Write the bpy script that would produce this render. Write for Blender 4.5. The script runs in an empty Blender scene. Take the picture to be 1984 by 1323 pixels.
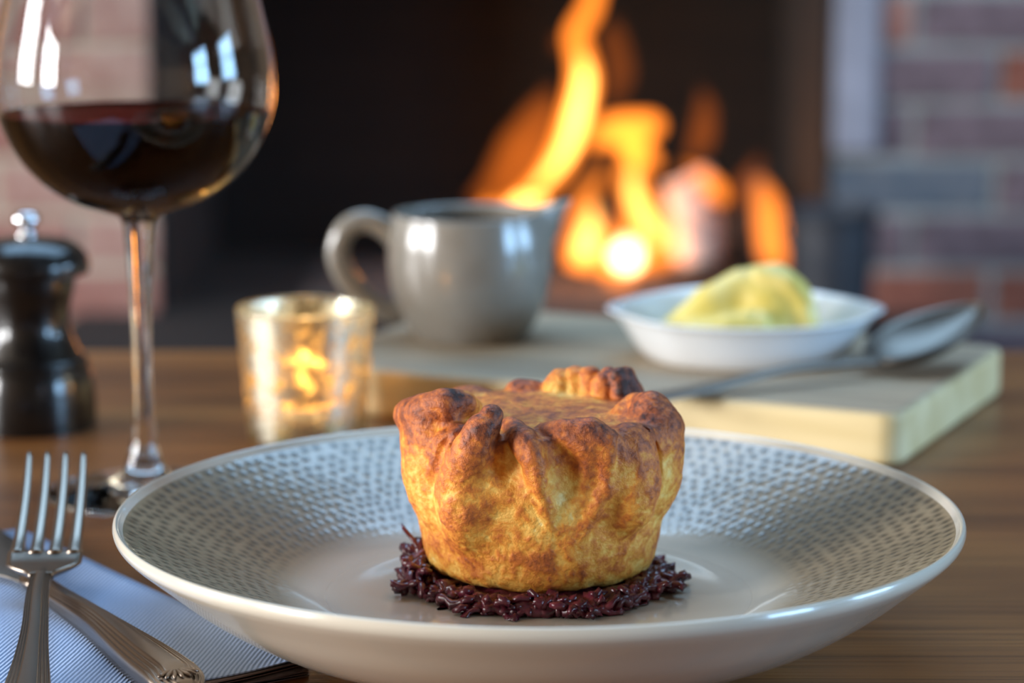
import bpy, bmesh, math, random
import numpy as np
from mathutils import Vector, Matrix

random.seed(7)
rng = np.random.default_rng(7)
CM = 0.01            # all builder coordinates are in centimetres
TT = 75.0            # height of the table top above the floor
SC = bpy.context.scene
COL = SC.collection
PI = math.pi

# ------------------------------------------------------------------ camera
cam = bpy.data.cameras.new('camera')
cam_o = bpy.data.objects.new('camera', cam)
COL.objects.link(cam_o)
cam.sensor_width = 36.0
cam.lens = 36.0 * 4800.0 / 1984.0
cam_o.location = (0, 0, (TT + 22.142) * CM)
cam_o.rotation_euler = (math.radians(90 - 10.022), 0, 0)
cam.dof.use_dof = True
cam.dof.focus_distance = 0.706
cam.dof.aperture_fstop = 8.0
cam.clip_start = 0.01
SC.camera = cam_o

# ------------------------------------------------------------------ world, light, exposure
world = bpy.data.worlds.new('world')
SC.world = world
world.use_nodes = True
bg = world.node_tree.nodes['Background']
bg.inputs[0].default_value = (0.62, 0.75, 1.0, 1)
bg.inputs[1].default_value = 0.5

def area(name, loc, target, sx, sy, power, color):
    l = bpy.data.lights.new(name, 'AREA')
    l.shape = 'RECTANGLE'
    l.size = sx * CM
    l.size_y = sy * CM
    l.energy = power
    l.color = color
    o = bpy.data.objects.new(name, l)
    COL.objects.link(o)
    o.location = Vector(loc) * CM
    d = Vector(target) - Vector(loc)
    o.rotation_euler = d.to_track_quat('-Z', 'Z').to_euler()
    return o

# room box (cm):  x -430..430, y -300..335, z 0..255
XL, XR, YB, YF, ZC = -430, 430, -300, 335, 255
DAY = (0.97, 0.97, 0.97)
BLUE = (0.38, 0.66, 1.0)
SKY = (0.38, 0.67, 1.0)
# windows: (wall, centre along wall, width, z0, z1, power, colour)
WIN = [('left', 80, 140, 95, 215, 180, DAY),
       ('left', -120, 140, 95, 215, 290, DAY),
       ('right', 95, 110, 95, 210, 95, BLUE),
       ('right', -130, 130, 95, 215, 150, BLUE)]
ROOF = (-105, 105, 115, 250)      # rooflight opening in the ceiling: x0 x1 y0 y1
area('daylight_rooflight', (0, 182.5, ZC + 1), (0, 182.5, 0), ROOF[1] - ROOF[0], ROOF[3] - ROOF[2], 40, SKY)
for side, c, w, z0, z1, p, colr in WIN:
    zc = (z0 + z1) / 2
    if side == 'left':
        area('daylight_left', (XL + 1, c, zc), (0, c, zc), w, z1 - z0, p, colr)
    elif side == 'right':
        area('daylight_right', (XR - 1, c, zc), (0, c, zc), w, z1 - z0, p, colr)
    else:
        area('daylight_rear', (c, YB + 1, zc), (c, 0, zc), w, z1 - z0, p, colr)

SC.view_settings.view_transform = 'Standard'
SC.view_settings.look = 'None'
SC.view_settings.gamma = 1.0
SC.view_settings.use_curve_mapping = False
SC.view_settings.exposure = 0.28
cy = SC.cycles
cy.max_bounces = 10
cy.transmission_bounces = 10
cy.transparent_max_bounces = 48
cy.diffuse_bounces = 4
cy.glossy_bounces = 4
cy.volume_bounces = 0
cy.sample_clamp_indirect = 4.0
cy.caustics_reflective = False
cy.caustics_refractive = True
cy.blur_glossy = 0.5
cy.use_denoising = True
cy.use_adaptive_sampling = True
cy.adaptive_threshold = 0.025
cy.adaptive_min_samples = 16

# ------------------------------------------------------------------ materials
MATS = {}

def newmat(name):
    m = bpy.data.materials.new(name)
    m.use_nodes = True
    nt = m.node_tree
    nt.nodes.clear()
    out = nt.nodes.new('ShaderNodeOutputMaterial')
    MATS[name] = m
    return m, nt, out

def N(nt, t, **kw):
    n = nt.nodes.new('ShaderNode' + t)
    for k, v in kw.items():
        if k.startswith('i_'):
            key = k[2:]
            n.inputs[int(key) if key.isdigit() else key.replace('_', ' ')].default_value = v
        else:
            setattr(n, k, v)
    return n

def L(nt, a, b):
    nt.links.new(a, b)

def rgba(c):
    return (c[0], c[1], c[2], 1.0)

def srgb(r, g, b):
    def f(v):
        v /= 255.0
        return v / 12.92 if v <= 0.04045 else ((v + 0.055) / 1.055) ** 2.4
    return (f(r), f(g), f(b))

def ramp(nt, stops):
    n = nt.nodes.new('ShaderNodeValToRGB')
    cr = n.color_ramp
    while len(cr.elements) < len(stops):
        cr.elements.new(0.5)
    for e, (p, c) in zip(cr.elements, stops):
        e.position = p
        e.color = rgba(c) if len(c) == 3 else c
    return n

def coords(nt, scale=(1, 1, 1), out='Object'):
    tc = N(nt, 'TexCoord')
    mp = N(nt, 'Mapping')
    mp.inputs['Scale'].default_value = scale
    L(nt, tc.outputs[out], mp.inputs['Vector'])
    return mp.outputs['Vector']

def principled(name, color, rough=0.5, metal=0.0, coat=0.0, coat_rough=0.05, noise=None, bump=None,
               spec=0.5, sss=0.0, ior=None):
    """noise = (scale xyz, colour2, detail, lo, hi); bump = (scale xyz, strength, distance_cm)"""
    m, nt, out = newmat(name)
    b = N(nt, 'BsdfPrincipled')
    b.inputs['Base Color'].default_value = rgba(color)
    b.inputs['Roughness'].default_value = rough
    b.inputs['Metallic'].default_value = metal
    b.inputs['Coat Weight'].default_value = coat
    b.inputs['Coat Roughness'].default_value = coat_rough
    b.inputs['Specular IOR Level'].default_value = spec
    if ior:
        b.inputs['IOR'].default_value = ior
    if sss:
        b.inputs['Subsurface Weight'].default_value = sss
        b.inputs['Subsurface Radius'].default_value = (0.006, 0.004, 0.002)
        b.inputs['Subsurface Scale'].default_value = 1.0
    if noise:
        sc, c2, det, lo, hi = noise
        t = N(nt, 'TexNoise', i_Scale=1.0, i_Detail=det, i_Roughness=0.6)
        L(nt, coords(nt, sc), t.inputs['Vector'])
        r = ramp(nt, [(lo, color), (hi, c2)])
        L(nt, t.outputs['Fac'], r.inputs['Fac'])
        L(nt, r.outputs['Color'], b.inputs['Base Color'])
    if bump:
        sc, st, dist = bump
        t = N(nt, 'TexNoise', i_Scale=1.0, i_Detail=5.0, i_Roughness=0.6)
        L(nt, coords(nt, sc), t.inputs['Vector'])
        bp = N(nt, 'Bump', i_Strength=st, i_Distance=dist * CM)
        L(nt, t.outputs['Fac'], bp.inputs['Height'])
        L(nt, bp.outputs['Normal'], b.inputs['Normal'])
    L(nt, b.outputs[0], out.inputs['Surface'])
    return m

# --- oiled oak table, grain along x
def mat_table():
    m, nt, out = newmat('oiled_oak')
    b = N(nt, 'BsdfPrincipled', i_Roughness=0.36)
    b.inputs['Specular IOR Level'].default_value = 0.35
    t = N(nt, 'TexNoise', i_Scale=1.0, i_Detail=4.0, i_Roughness=0.55, i_Distortion=0.4)
    L(nt, coords(nt, (1.6, 22, 22)), t.inputs['Vector'])
    r = ramp(nt, [(0.30, srgb(86, 49, 22)), (0.5, srgb(132, 81, 39)), (0.72, srgb(163, 106, 54))])
    L(nt, t.outputs['Fac'], r.inputs['Fac'])
    t2 = N(nt, 'TexNoise', i_Scale=1.0, i_Detail=3.0, i_Roughness=0.7)
    L(nt, coords(nt, (5, 520, 520)), t2.inputs['Vector'])
    r2 = ramp(nt, [(0.40, (0.35, 0.33, 0.31)), (0.54, (1, 1, 1))])
    L(nt, t2.outputs['Fac'], r2.inputs['Fac'])
    mx = N(nt, 'Mix', data_type='RGBA', blend_type='MULTIPLY')
    mx.inputs[0].default_value = 0.75
    L(nt, r.outputs['Color'], mx.inputs[6])
    L(nt, r2.outputs['Color'], mx.inputs[7])
    L(nt, mx.outputs[2], b.inputs['Base Color'])
    bp = N(nt, 'Bump', i_Strength=0.5, i_Distance=0.03 * CM)
    L(nt, t2.outputs['Fac'], bp.inputs['Height'])
    L(nt, bp.outputs['Normal'], b.inputs['Normal'])
    L(nt, b.outputs[0], out.inputs['Surface'])
    return m

# --- chopping board: pale wood, grey worn top
def mat_board():
    m, nt, out = newmat('board_wood')
    b = N(nt, 'BsdfPrincipled', i_Roughness=0.5)
    geo = N(nt, 'TexCoord')
    sep = N(nt, 'SeparateXYZ')
    L(nt, geo.outputs['Normal'], sep.inputs[0])
    up = N(nt, 'MapRange')
    up.inputs[1].default_value = 0.5
    up.inputs[2].default_value = 0.95
    L(nt, sep.outputs['Z'], up.inputs[0])
    t = N(nt, 'TexNoise', i_Scale=1.0, i_Detail=4.0, i_Roughness=0.6, i_Distortion=0.5)
    L(nt, coords(nt, (5, 55, 55)), t.inputs['Vector'])
    side = ramp(nt, [(0.3, srgb(206, 184, 130)), (0.7, srgb(232, 214, 168))])
    top = ramp(nt, [(0.3, srgb(138, 120, 98)), (0.7, srgb(176, 158, 132))])
    L(nt, t.outputs['Fac'], side.inputs['Fac'])
    L(nt, t.outputs['Fac'], top.inputs['Fac'])
    mx = N(nt, 'Mix', data_type='RGBA')
    L(nt, up.outputs[0], mx.inputs[0])
    L(nt, side.outputs['Color'], mx.inputs[6])
    L(nt, top.outputs['Color'], mx.inputs[7])
    L(nt, mx.outputs[2], b.inputs['Base Color'])
    L(nt, b.outputs[0], out.inputs['Surface'])
    return m

# --- colour-attribute glaze for the plate
def mat_plate(name, ridge, dip, pale):
    m, nt, out = newmat(name)
    b = N(nt, 'BsdfPrincipled', i_Roughness=0.3)
    b.inputs['Coat Roughness'].default_value = 0.05
    b.inputs['Coat IOR'].default_value = 1.55
    a = N(nt, 'Attribute', attribute_name='dip')
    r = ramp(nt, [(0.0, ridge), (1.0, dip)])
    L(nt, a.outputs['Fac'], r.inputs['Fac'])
    p = N(nt, 'Attribute', attribute_name='pale')
    mx = N(nt, 'Mix', data_type='RGBA')
    L(nt, p.outputs['Fac'], mx.inputs[0])
    L(nt, r.outputs['Color'], mx.inputs[6])
    mx.inputs[7].default_value = rgba(pale)
    L(nt, mx.outputs[2], b.inputs['Base Color'])
    cw = N(nt, 'MapRange')
    cw.inputs[3].default_value = 0.75
    cw.inputs[4].default_value = 0.15
    L(nt, a.outputs['Fac'], cw.inputs[0])
    L(nt, cw.outputs[0], b.inputs['Coat Weight'])
    L(nt, b.outputs[0], out.inputs['Surface'])
    return m

# --- baked pastry driven by the baked colour attribute
def mat_pastry():
    m, nt, out = newmat('baked_pastry')
    b = N(nt, 'BsdfPrincipled', i_Roughness=0.54)
    b.inputs['Specular IOR Level'].default_value = 0.4
    a = N(nt, 'Attribute', attribute_name='bake')
    v = coords(nt, (1, 1, 1))
    n1 = N(nt, 'TexNoise', i_Scale=110.0, i_Detail=8.0, i_Roughness=0.68, i_Distortion=0.6)
    L(nt, v, n1.inputs['Vector'])
    n2 = N(nt, 'TexNoise', i_Scale=520.0, i_Detail=4.0, i_Roughness=0.6)
    L(nt, v, n2.inputs['Vector'])
    s1 = N(nt, 'MapRange')
    s1.inputs[1].default_value = 0.3
    s1.inputs[2].default_value = 0.7
    s1.inputs[3].default_value = -0.13
    s1.inputs[4].default_value = 0.13
    L(nt, n1.outputs['Fac'], s1.inputs[0])
    s2 = N(nt, 'MapRange')
    s2.inputs[1].default_value = 0.3
    s2.inputs[2].default_value = 0.7
    s2.inputs[3].default_value = -0.14
    s2.inputs[4].default_value = 0.14
    L(nt, n2.outputs['Fac'], s2.inputs[0])
    ad = N(nt, 'Math', operation='ADD')
    L(nt, a.outputs['Fac'], ad.inputs[0])
    L(nt, s1.outputs[0], ad.inputs[1])
    ad2 = N(nt, 'Math', operation='ADD')
    L(nt, ad.outputs[0], ad2.inputs[0])
    L(nt, s2.outputs[0], ad2.inputs[1])
    r = ramp(nt, [(0.0, srgb(244, 216, 146)), (0.2, srgb(238, 186, 92)), (0.42, srgb(222, 146, 54)),
                  (0.6, srgb(196, 108, 40)), (0.76, srgb(152, 78, 38)), (0.9, srgb(100, 48, 28)), (1.0, srgb(56, 28, 20))])
    L(nt, ad2.outputs[0], r.inputs['Fac'])
    L(nt, r.outputs['Color'], b.inputs['Base Color'])
    hs = N(nt, 'Math', operation='ADD')
    L(nt, n1.outputs['Fac'], hs.inputs[0])
    L(nt, n2.outputs['Fac'], hs.inputs[1])
    bp = N(nt, 'Bump', i_Strength=0.85, i_Distance=0.075 * CM)
    L(nt, hs.outputs[0], bp.inputs['Height'])
    L(nt, bp.outputs['Normal'], b.inputs['Normal'])
    L(nt, b.outputs[0], out.inputs['Surface'])
    return m

def mat_glass(name, color=(1, 1, 1), ior=1.47, rough=0.0, absorb=None):
    m, nt, out = newmat(name)
    g = N(nt, 'BsdfGlass', i_Roughness=rough, i_IOR=ior)
    g.inputs['Color'].default_value = rgba(color)
    L(nt, g.outputs[0], out.inputs['Surface'])
    if absorb:
        v = N(nt, 'VolumeAbsorption')
        v.inputs['Color'].default_value = rgba(absorb[0])
        v.inputs['Density'].default_value = absorb[1]
        L(nt, v.outputs[0], out.inputs['Volume'])
    return m

def mat_flame(name, color, strength):
    m, nt, out = newmat(name)
    e = N(nt, 'Emission')
    e.inputs['Color'].default_value = rgba(color)
    e.inputs['Strength'].default_value = strength
    L(nt, e.outputs[0], out.inputs['Volume'])
    return m

# --- mottled mercury glass
def mat_mercury():
    m, nt, out = newmat('mercury_glass')
    v = coords(nt, (1, 1, 1))
    n1 = N(nt, 'TexNoise', i_Scale=150.0, i_Detail=3.0, i_Roughness=0.7)
    n2 = N(nt, 'TexVoronoi', i_Scale=330.0)
    L(nt, v, n1.inputs['Vector'])
    L(nt, v, n2.inputs['Vector'])
    sp = ramp(nt, [(0.42, (0, 0, 0)), (0.52, (1, 1, 1))])
    vs = N(nt, 'MapRange')
    vs.inputs[1].default_value = 0.0
    vs.inputs[2].default_value = 0.9
    vs.inputs[3].default_value = -0.10
    vs.inputs[4].default_value = 0.10
    L(nt, n2.outputs['Distance'], vs.inputs[0])
    sm = N(nt, 'Math', operation='ADD')
    L(nt, n1.outputs['Fac'], sm.inputs[0])
    L(nt, vs.outputs[0], sm.inputs[1])
    L(nt, sm.outputs[0], sp.inputs['Fac'])
    gl = N(nt, 'BsdfGlossy', i_Roughness=0.3)
    gl.inputs['Color'].default_value = rgba((0.80, 0.77, 0.62))
    tr = N(nt, 'BsdfTransparent')
    tr.inputs['Color'].default_value = rgba((0.80, 0.62, 0.34))
    tl = N(nt, 'BsdfTranslucent')
    tl.inputs['Color'].default_value = rgba((0.9, 0.6, 0.26))
    m1 = N(nt, 'MixShader')
    m1.inputs[0].default_value = 0.32
    L(nt, tr.outputs[0], m1.inputs[1])
    L(nt, tl.outputs[0], m1.inputs[2])
    m2 = N(nt, 'MixShader')
    mp = N(nt, 'MapRange')
    mp.inputs[3].default_value = 0.12
    mp.inputs[4].default_value = 0.85
    L(nt, sp.outputs['Color'], mp.inputs[0])
    L(nt, mp.outputs[0], m2.inputs[0])
    L(nt, m1.outputs[0], m2.inputs[1])
    L(nt, gl.outputs[0], m2.inputs[2])
    L(nt, m2.outputs[0], out.inputs['Surface'])
    return m

# --- twilled paper napkin (ribs across local x)
def mat_napkin():
    m, nt, out = newmat('napkin_twill')
    b = N(nt, 'BsdfPrincipled', i_Roughness=0.85)
    w = N(nt, 'TexWave', wave_type='BANDS', bands_direction='DIAGONAL', i_Scale=330.0, i_Distortion=0.8, i_Detail=2.0)
    L(nt, coords(nt, (1, 1, 0.0)), w.inputs['Vector'])
    r = ramp(nt, [(0.1, srgb(126, 146, 180)), (0.65, srgb(166, 186, 220))])
    L(nt, w.outputs['Fac'], r.inputs['Fac'])
    L(nt, r.outputs['Color'], b.inputs['Base Color'])
    bp = N(nt, 'Bump', i_Strength=0.6, i_Distance=0.04 * CM)
    L(nt, w.outputs['Fac'], bp.inputs['Height'])
    L(nt, bp.outputs['Normal'], b.inputs['Normal'])
    L(nt, b.outputs[0], out.inputs['Surface'])
    return m

# --- sooty firebox brickwork
def mat_soot():
    m, nt, out = newmat('sooty_firebrick')
    b = N(nt, 'BsdfPrincipled', i_Roughness=0.95)
    br = N(nt, 'TexBrick', i_Scale=1.0)
    br.inputs['Color1'].default_value = rgba(srgb(21, 17, 14))
    br.inputs['Color2'].default_value = rgba(srgb(16, 13, 11))
    br.inputs['Mortar'].default_value = rgba(srgb(11, 9, 8))
    br.inputs['Brick Width'].default_value = 0.225
    br.inputs['Row Height'].default_value = 0.075
    br.inputs['Mortar Size'].default_value = 0.006
    tc = N(nt, 'TexCoord')
    sp = N(nt, 'SeparateXYZ')
    cb = N(nt, 'CombineXYZ')
    ad = N(nt, 'Math', operation='ADD')
    L(nt, tc.outputs['Object'], sp.inputs[0])
    L(nt, sp.outputs['X'], ad.inputs[0])
    L(nt, sp.outputs['Y'], ad.inputs[1])
    L(nt, ad.outputs[0], cb.inputs['X'])
    L(nt, sp.outputs['Z'], cb.inputs['Y'])
    L(nt, cb.outputs[0], br.inputs['Vector'])
    L(nt, br.outputs['Color'], b.inputs['Base Color'])
    L(nt, b.outputs[0], out.inputs['Surface'])
    return m

M_TABLE = mat_table()
M_BOARD = mat_board()
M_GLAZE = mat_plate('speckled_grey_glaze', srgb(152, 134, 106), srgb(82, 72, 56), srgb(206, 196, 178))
M_RIM = principled('pale_glazed_rim', srgb(208, 200, 184), 0.18, coat=0.7)
M_PASTRY = mat_pastry()
M_GLASS = mat_glass('clear_glass', (0.985, 0.99, 0.99), 1.47)
M_WINE = mat_glass('red_wine', (0.22, 0.05, 0.06), 1.34, 0.0, ((0.30, 0.02, 0.03), 230.0))
M_MERC = mat_mercury()
M_NAP = mat_napkin()
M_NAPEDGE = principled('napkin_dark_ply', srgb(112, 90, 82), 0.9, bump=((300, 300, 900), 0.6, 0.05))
M_SOOT = mat_soot()
M_STEEL = principled('worn_silver', (0.27, 0.22, 0.18), 0.28, 1.0, bump=((180, 180, 180), 0.08, 0.02))
M_SPOON = principled('dull_steel', (0.17, 0.15, 0.13), 0.40, 1.0)
M_CHROME = principled('polished_steel', (0.8, 0.8, 0.82), 0.1, 1.0)
M_MILL = principled('black_lacquer', srgb(14, 11, 10), 0.3, coat=0.6, coat_rough=0.04, spec=0.25)
M_JUG = principled('taupe_stoneware', srgb(136, 132, 124), 0.25, coat=0.6, coat_rough=0.1,
                   noise=((40, 40, 40), srgb(122, 116, 106), 5.0, 0.35, 0.65))
M_GRAVY = principled('gravy', srgb(40, 24, 16), 0.1)
M_DISH = principled('white_porcelain', srgb(236, 240, 243), 0.16, coat=0.6)
M_MASH = principled('buttery_mash', srgb(216, 192, 92), 0.42, noise=((60, 60, 60), srgb(228, 212, 136), 4.0, 0.4, 0.7),
                    bump=((120, 120, 120), 0.25, 0.08))
M_CAB = principled('braised_cabbage', srgb(70, 20, 34), 0.26, coat=0.35, coat_rough=0.15,
                   noise=((160, 160, 160), srgb(114, 44, 58), 4.0, 0.42, 0.68), bump=((400, 400, 400), 0.5, 0.05))
M_WAX = principled('candle_wax', srgb(232, 214, 176), 0.4, sss=0.6)
M_TIN = principled('tealight_tin', (0.6, 0.58, 0.55), 0.3, 1.0)
M_WICK = principled('wick', srgb(30, 24, 20), 0.9)
M_CFLAME = mat_flame('candle_flame', (1.0, 0.55, 0.14), 900.0)
M_FLAME = mat_flame('flame', (1.0, 0.235, 0.02), 46.0)
M_FLAMED = mat_flame('flame_dim', (1.0, 0.20, 0.015), 5.0)
M_FLAMEC = mat_flame('flame_core', (1.0, 0.45, 0.10), 130.0)
M_FLAMEW = mat_flame('flame_heart', (1.0, 0.72, 0.40), 150.0)
M_LOG = principled('charred_log', srgb(34, 28, 26), 0.9, noise=((25, 25, 60), srgb(70, 58, 52), 5.0, 0.4, 0.7), bump=((40, 40, 40), 0.8, 0.6))
M_ASHLOG = principled('ash_white_log', srgb(206, 186, 176), 0.9, noise=((30, 30, 30), srgb(160, 140, 132), 4.0, 0.4, 0.75))
M_ASH = principled('grey_ash', srgb(92, 82, 78), 1.0, noise=((40, 40, 40), srgb(50, 44, 42), 5.0, 0.35, 0.7))
M_HEARTH = principled('hearth_slate', srgb(38, 33, 30), 0.8, noise=((12, 12, 12), srgb(27, 24, 23), 4.0, 0.35, 0.7))
M_IRON = principled('cast_iron', srgb(52, 54, 60), 0.5, 0.4)
M_MORTAR = principled('lime_mortar', srgb(176, 162, 142), 0.95, bump=((60, 60, 60), 0.6, 0.3))
M_MORTAR2 = principled('grey_mortar', srgb(134, 134, 130), 0.95, bump=((60, 60, 60), 0.6, 0.3))
M_PALECORNER = principled('pale_corner', srgb(140, 138, 148), 0.9, noise=((14, 14, 8), srgb(116, 114, 122), 4.0, 0.35, 0.7))
BRICKS = [principled('brick_pink', srgb(132, 84, 72), 0.92, noise=((30, 30, 30), srgb(160, 118, 106), 5.0, 0.35, 0.7)),
          principled('brick_limed', srgb(146, 104, 92), 0.92, noise=((25, 25, 25), srgb(172, 140, 126), 5.0, 0.35, 0.65)),
          principled('brick_red', srgb(108, 58, 44), 0.92, noise=((30, 30, 30), srgb(134, 80, 62), 5.0, 0.35, 0.7)),
          principled('brick_blue', srgb(70, 78, 88), 0.9, noise=((30, 30, 30), srgb(96, 96, 100), 5.0, 0.35, 0.7)),
          principled('brick_mauve', srgb(84, 68, 72), 0.92, noise=((30, 30, 30), srgb(114, 94, 98), 5.0, 0.35, 0.7))]
M_PLASTER = principled('warm_plaster', srgb(122, 98, 74), 0.95, noise=((4, 4, 4), srgb(106, 82, 60), 3.0, 0.3, 0.7))
M_CEIL = principled('ceiling_plaster', srgb(150, 134, 112), 0.95)
M_FLOOR = principled('dark_floorboards', srgb(66, 44, 28), 0.55, noise=((4, 40, 4), srgb(88, 60, 38), 4.0, 0.3, 0.7))
M_BEAM = principled('oak_beam', srgb(52, 34, 22), 0.8, noise=((6, 30, 30), srgb(72, 48, 32), 4.0, 0.3, 0.7))
M_FRAME = principled('painted_frame', srgb(70, 62, 54), 0.5)

# ------------------------------------------------------------------ mesh helpers
def add_mesh(name, v, f, mat, parent=None, smooth=True, loc=None, attrs=None):
    v = np.asarray(v, dtype=np.float64) * CM
    me = bpy.data.meshes.new(name)
    if isinstance(f, np.ndarray):
        n, k = f.shape
        me.vertices.add(len(v))
        me.vertices.foreach_set('co', v.ravel())
        me.loops.add(n * k)
        me.loops.foreach_set('vertex_index', f.astype(np.int32).ravel())
        me.polygons.add(n)
        me.polygons.foreach_set('loop_start', np.arange(0, n * k, k, dtype=np.int32))
        me.update(calc_edges=True)
        me.validate()
    else:
        me.from_pydata([tuple(p) for p in v], [], f)
        me.update()
    if smooth:
        me.polygons.foreach_set('use_smooth', np.ones(len(me.polygons), dtype=bool))
    if attrs:
        for k, a in attrs.items():
            at = me.attributes.new(k, 'FLOAT', 'POINT')
            at.data.foreach_set('value', np.asarray(a, dtype=np.float32))
    if mat:
        me.materials.append(mat)
    return link(name, me, parent, loc)

def link(name, me, parent=None, loc=None):
    o = bpy.data.objects.new(name, me)
    COL.objects.link(o)
    if parent:
        o.parent = parent
    if loc is not None:
        o.location = Vector(loc) * CM
    return o

def tag(o, label, cat, group=None, kind=None):
    o['label'] = label
    if cat:
        o['category'] = cat
    if group:
        o['group'] = group
    if kind:
        o['kind'] = kind
    return o

def thing(name, label, cat, loc=(0, 0, 0), rotz=0.0, group=None):
    o = bpy.data.objects.new(name, None)
    COL.objects.link(o)
    o.empty_display_size = 0.02
    o.location = Vector(loc) * CM
    o.rotation_euler = (0, 0, rotz)
    return tag(o, label, cat, group)

def rebase(t, loc):
    """move a thing's Empty to its base, leaving its parts where they are"""
    d = Vector(loc) * CM - t.location
    t.location += d
    for c in t.children:
        c.location -= d

def struct(o, label=None):
    o['kind'] = 'structure'
    if label:
        o['label'] = label
    return o

def catmull(pts, n=8):
    P = np.asarray(pts, float)
    P = np.vstack([2 * P[0] - P[1], P, 2 * P[-1] - P[-2]])
    out = []
    for i in range(1, len(P) - 2):
        p0, p1, p2, p3 = P[i - 1], P[i], P[i + 1], P[i + 2]
        for t in np.linspace(0, 1, n, endpoint=False):
            out.append(0.5 * ((2 * p1) + (-p0 + p2) * t + (2 * p0 - 5 * p1 + 4 * p2 - p3) * t * t + (-p0 + 3 * p1 - 3 * p2 + p3) * t ** 3))
    out.append(P[-2])
    return np.array(out)

def lathe(profile, seg=64):
    """open polyline of (r, z) revolved about z; r==0 ends become poles (fans as degenerate-free tris)"""
    prof = [(max(float(r), 0.0), float(z)) for r, z in profile]
    ang = np.linspace(0, 2 * PI, seg, endpoint=False)
    v, rows, f = [], [], []
    for r, z in prof:
        if r < 1e-6:
            rows.append([len(v)])
            v.append((0, 0, z))
        else:
            rows.append(list(range(len(v), len(v) + seg)))
            v.extend((r * math.cos(a), r * math.sin(a), z) for a in ang)
    for a, b in zip(rows[:-1], rows[1:]):
        if len(a) == 1 and len(b) == 1:
            continue
        for i in range(seg):
            j = (i + 1) % seg
            if len(a) == 1:
                f.append((a[0], b[j], b[i]))
            elif len(b) == 1:
                f.append((a[i], a[j], b[0]))
            else:
                f.append((a[i], a[j], b[j], b[i]))
    return np.array(v), f

def tube(path, radii, seg=12, cap=True, flat=1.0):
    """sweep a round (or flattened) section along path; radii per point"""
    P = np.asarray(path, float)
    n = len(P)
    T = np.gradient(P, axis=0)
    T /= np.linalg.norm(T, axis=1)[:, None] + 1e-12
    up = np.array([0, 0, 1.0])
    if abs(T[0] @ up) > 0.9:
        up = np.array([0, 1.0, 0])
    a = np.cross(T[0], up)
    a /= np.linalg.norm(a)
    v, f = [], []
    for i in range(n):
        a = a - T[i] * (a @ T[i])
        a /= np.linalg.norm(a)
        b = np.cross(T[i], a)
        r = radii[i] if hasattr(radii, '__len__') else radii
        for k in range(seg):
            t = 2 * PI * k / seg
            v.append(P[i] + r * (math.cos(t) * a + flat * math.sin(t) * b))
    for i in range(n - 1):
        for k in range(seg):
            k2 = (k + 1) % seg
            f.append((i * seg + k, i * seg + k2, (i + 1) * seg + k2, (i + 1) * seg + k))
    if cap:
        c0 = len(v); v.append(P[0])
        c1 = len(v); v.append(P[-1])
        for k in range(seg):
            k2 = (k + 1) % seg
            f.append((c0, k2, k))
            f.append((c1, (n - 1) * seg + k, (n - 1) * seg + k2))
    return np.array(v), f

def box_bm(size, bevel=0.0, seg=2):
    bm = bmesh.new()
    bmesh.ops.create_cube(bm, size=1.0)
    for v in bm.verts:
        v.co = Vector((v.co.x * size[0], v.co.y * size[1], v.co.z * size[2]))
    if bevel > 0:
        bmesh.ops.bevel(bm, geom=bm.edges[:] + bm.verts[:], offset=bevel, segments=seg, profile=0.6, affect='EDGES')
    return bm

def bm_mesh(name, bm, mat, smooth=False):
    for v in bm.verts:
        v.co *= CM
    me = bpy.data.meshes.new(name)
    bm.to_mesh(me)
    bm.free()
    if mat:
        me.materials.append(mat)
    if smooth:
        me.polygons.foreach_set('use_smooth', np.ones(len(me.polygons), dtype=bool))
    return me

def box(name, lo, hi, mat, parent=None, bevel=0.0, seg=2, smooth=False):
    lo, hi = np.array(lo, float), np.array(hi, float)
    me = bm_mesh(name, box_bm(hi - lo, bevel, seg), mat, smooth)
    return link(name, me, parent, (lo + hi) / 2)

def boxes(name, lst, mat, parent=None):
    V, F = [], []
    for lo, hi in lst:
        b = len(V)
        for x in (lo[0], hi[0]):
            for y in (lo[1], hi[1]):
                for z in (lo[2], hi[2]):
                    V.append((x, y, z))
        for q in ((0, 1, 3, 2), (4, 6, 7, 5), (0, 4, 5, 1), (2, 3, 7, 6), (0, 2, 6, 4), (1, 5, 7, 3)):
            F.append(tuple(b + i for i in q))
    return add_mesh(name, V, F, mat, parent, smooth=False)

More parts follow.
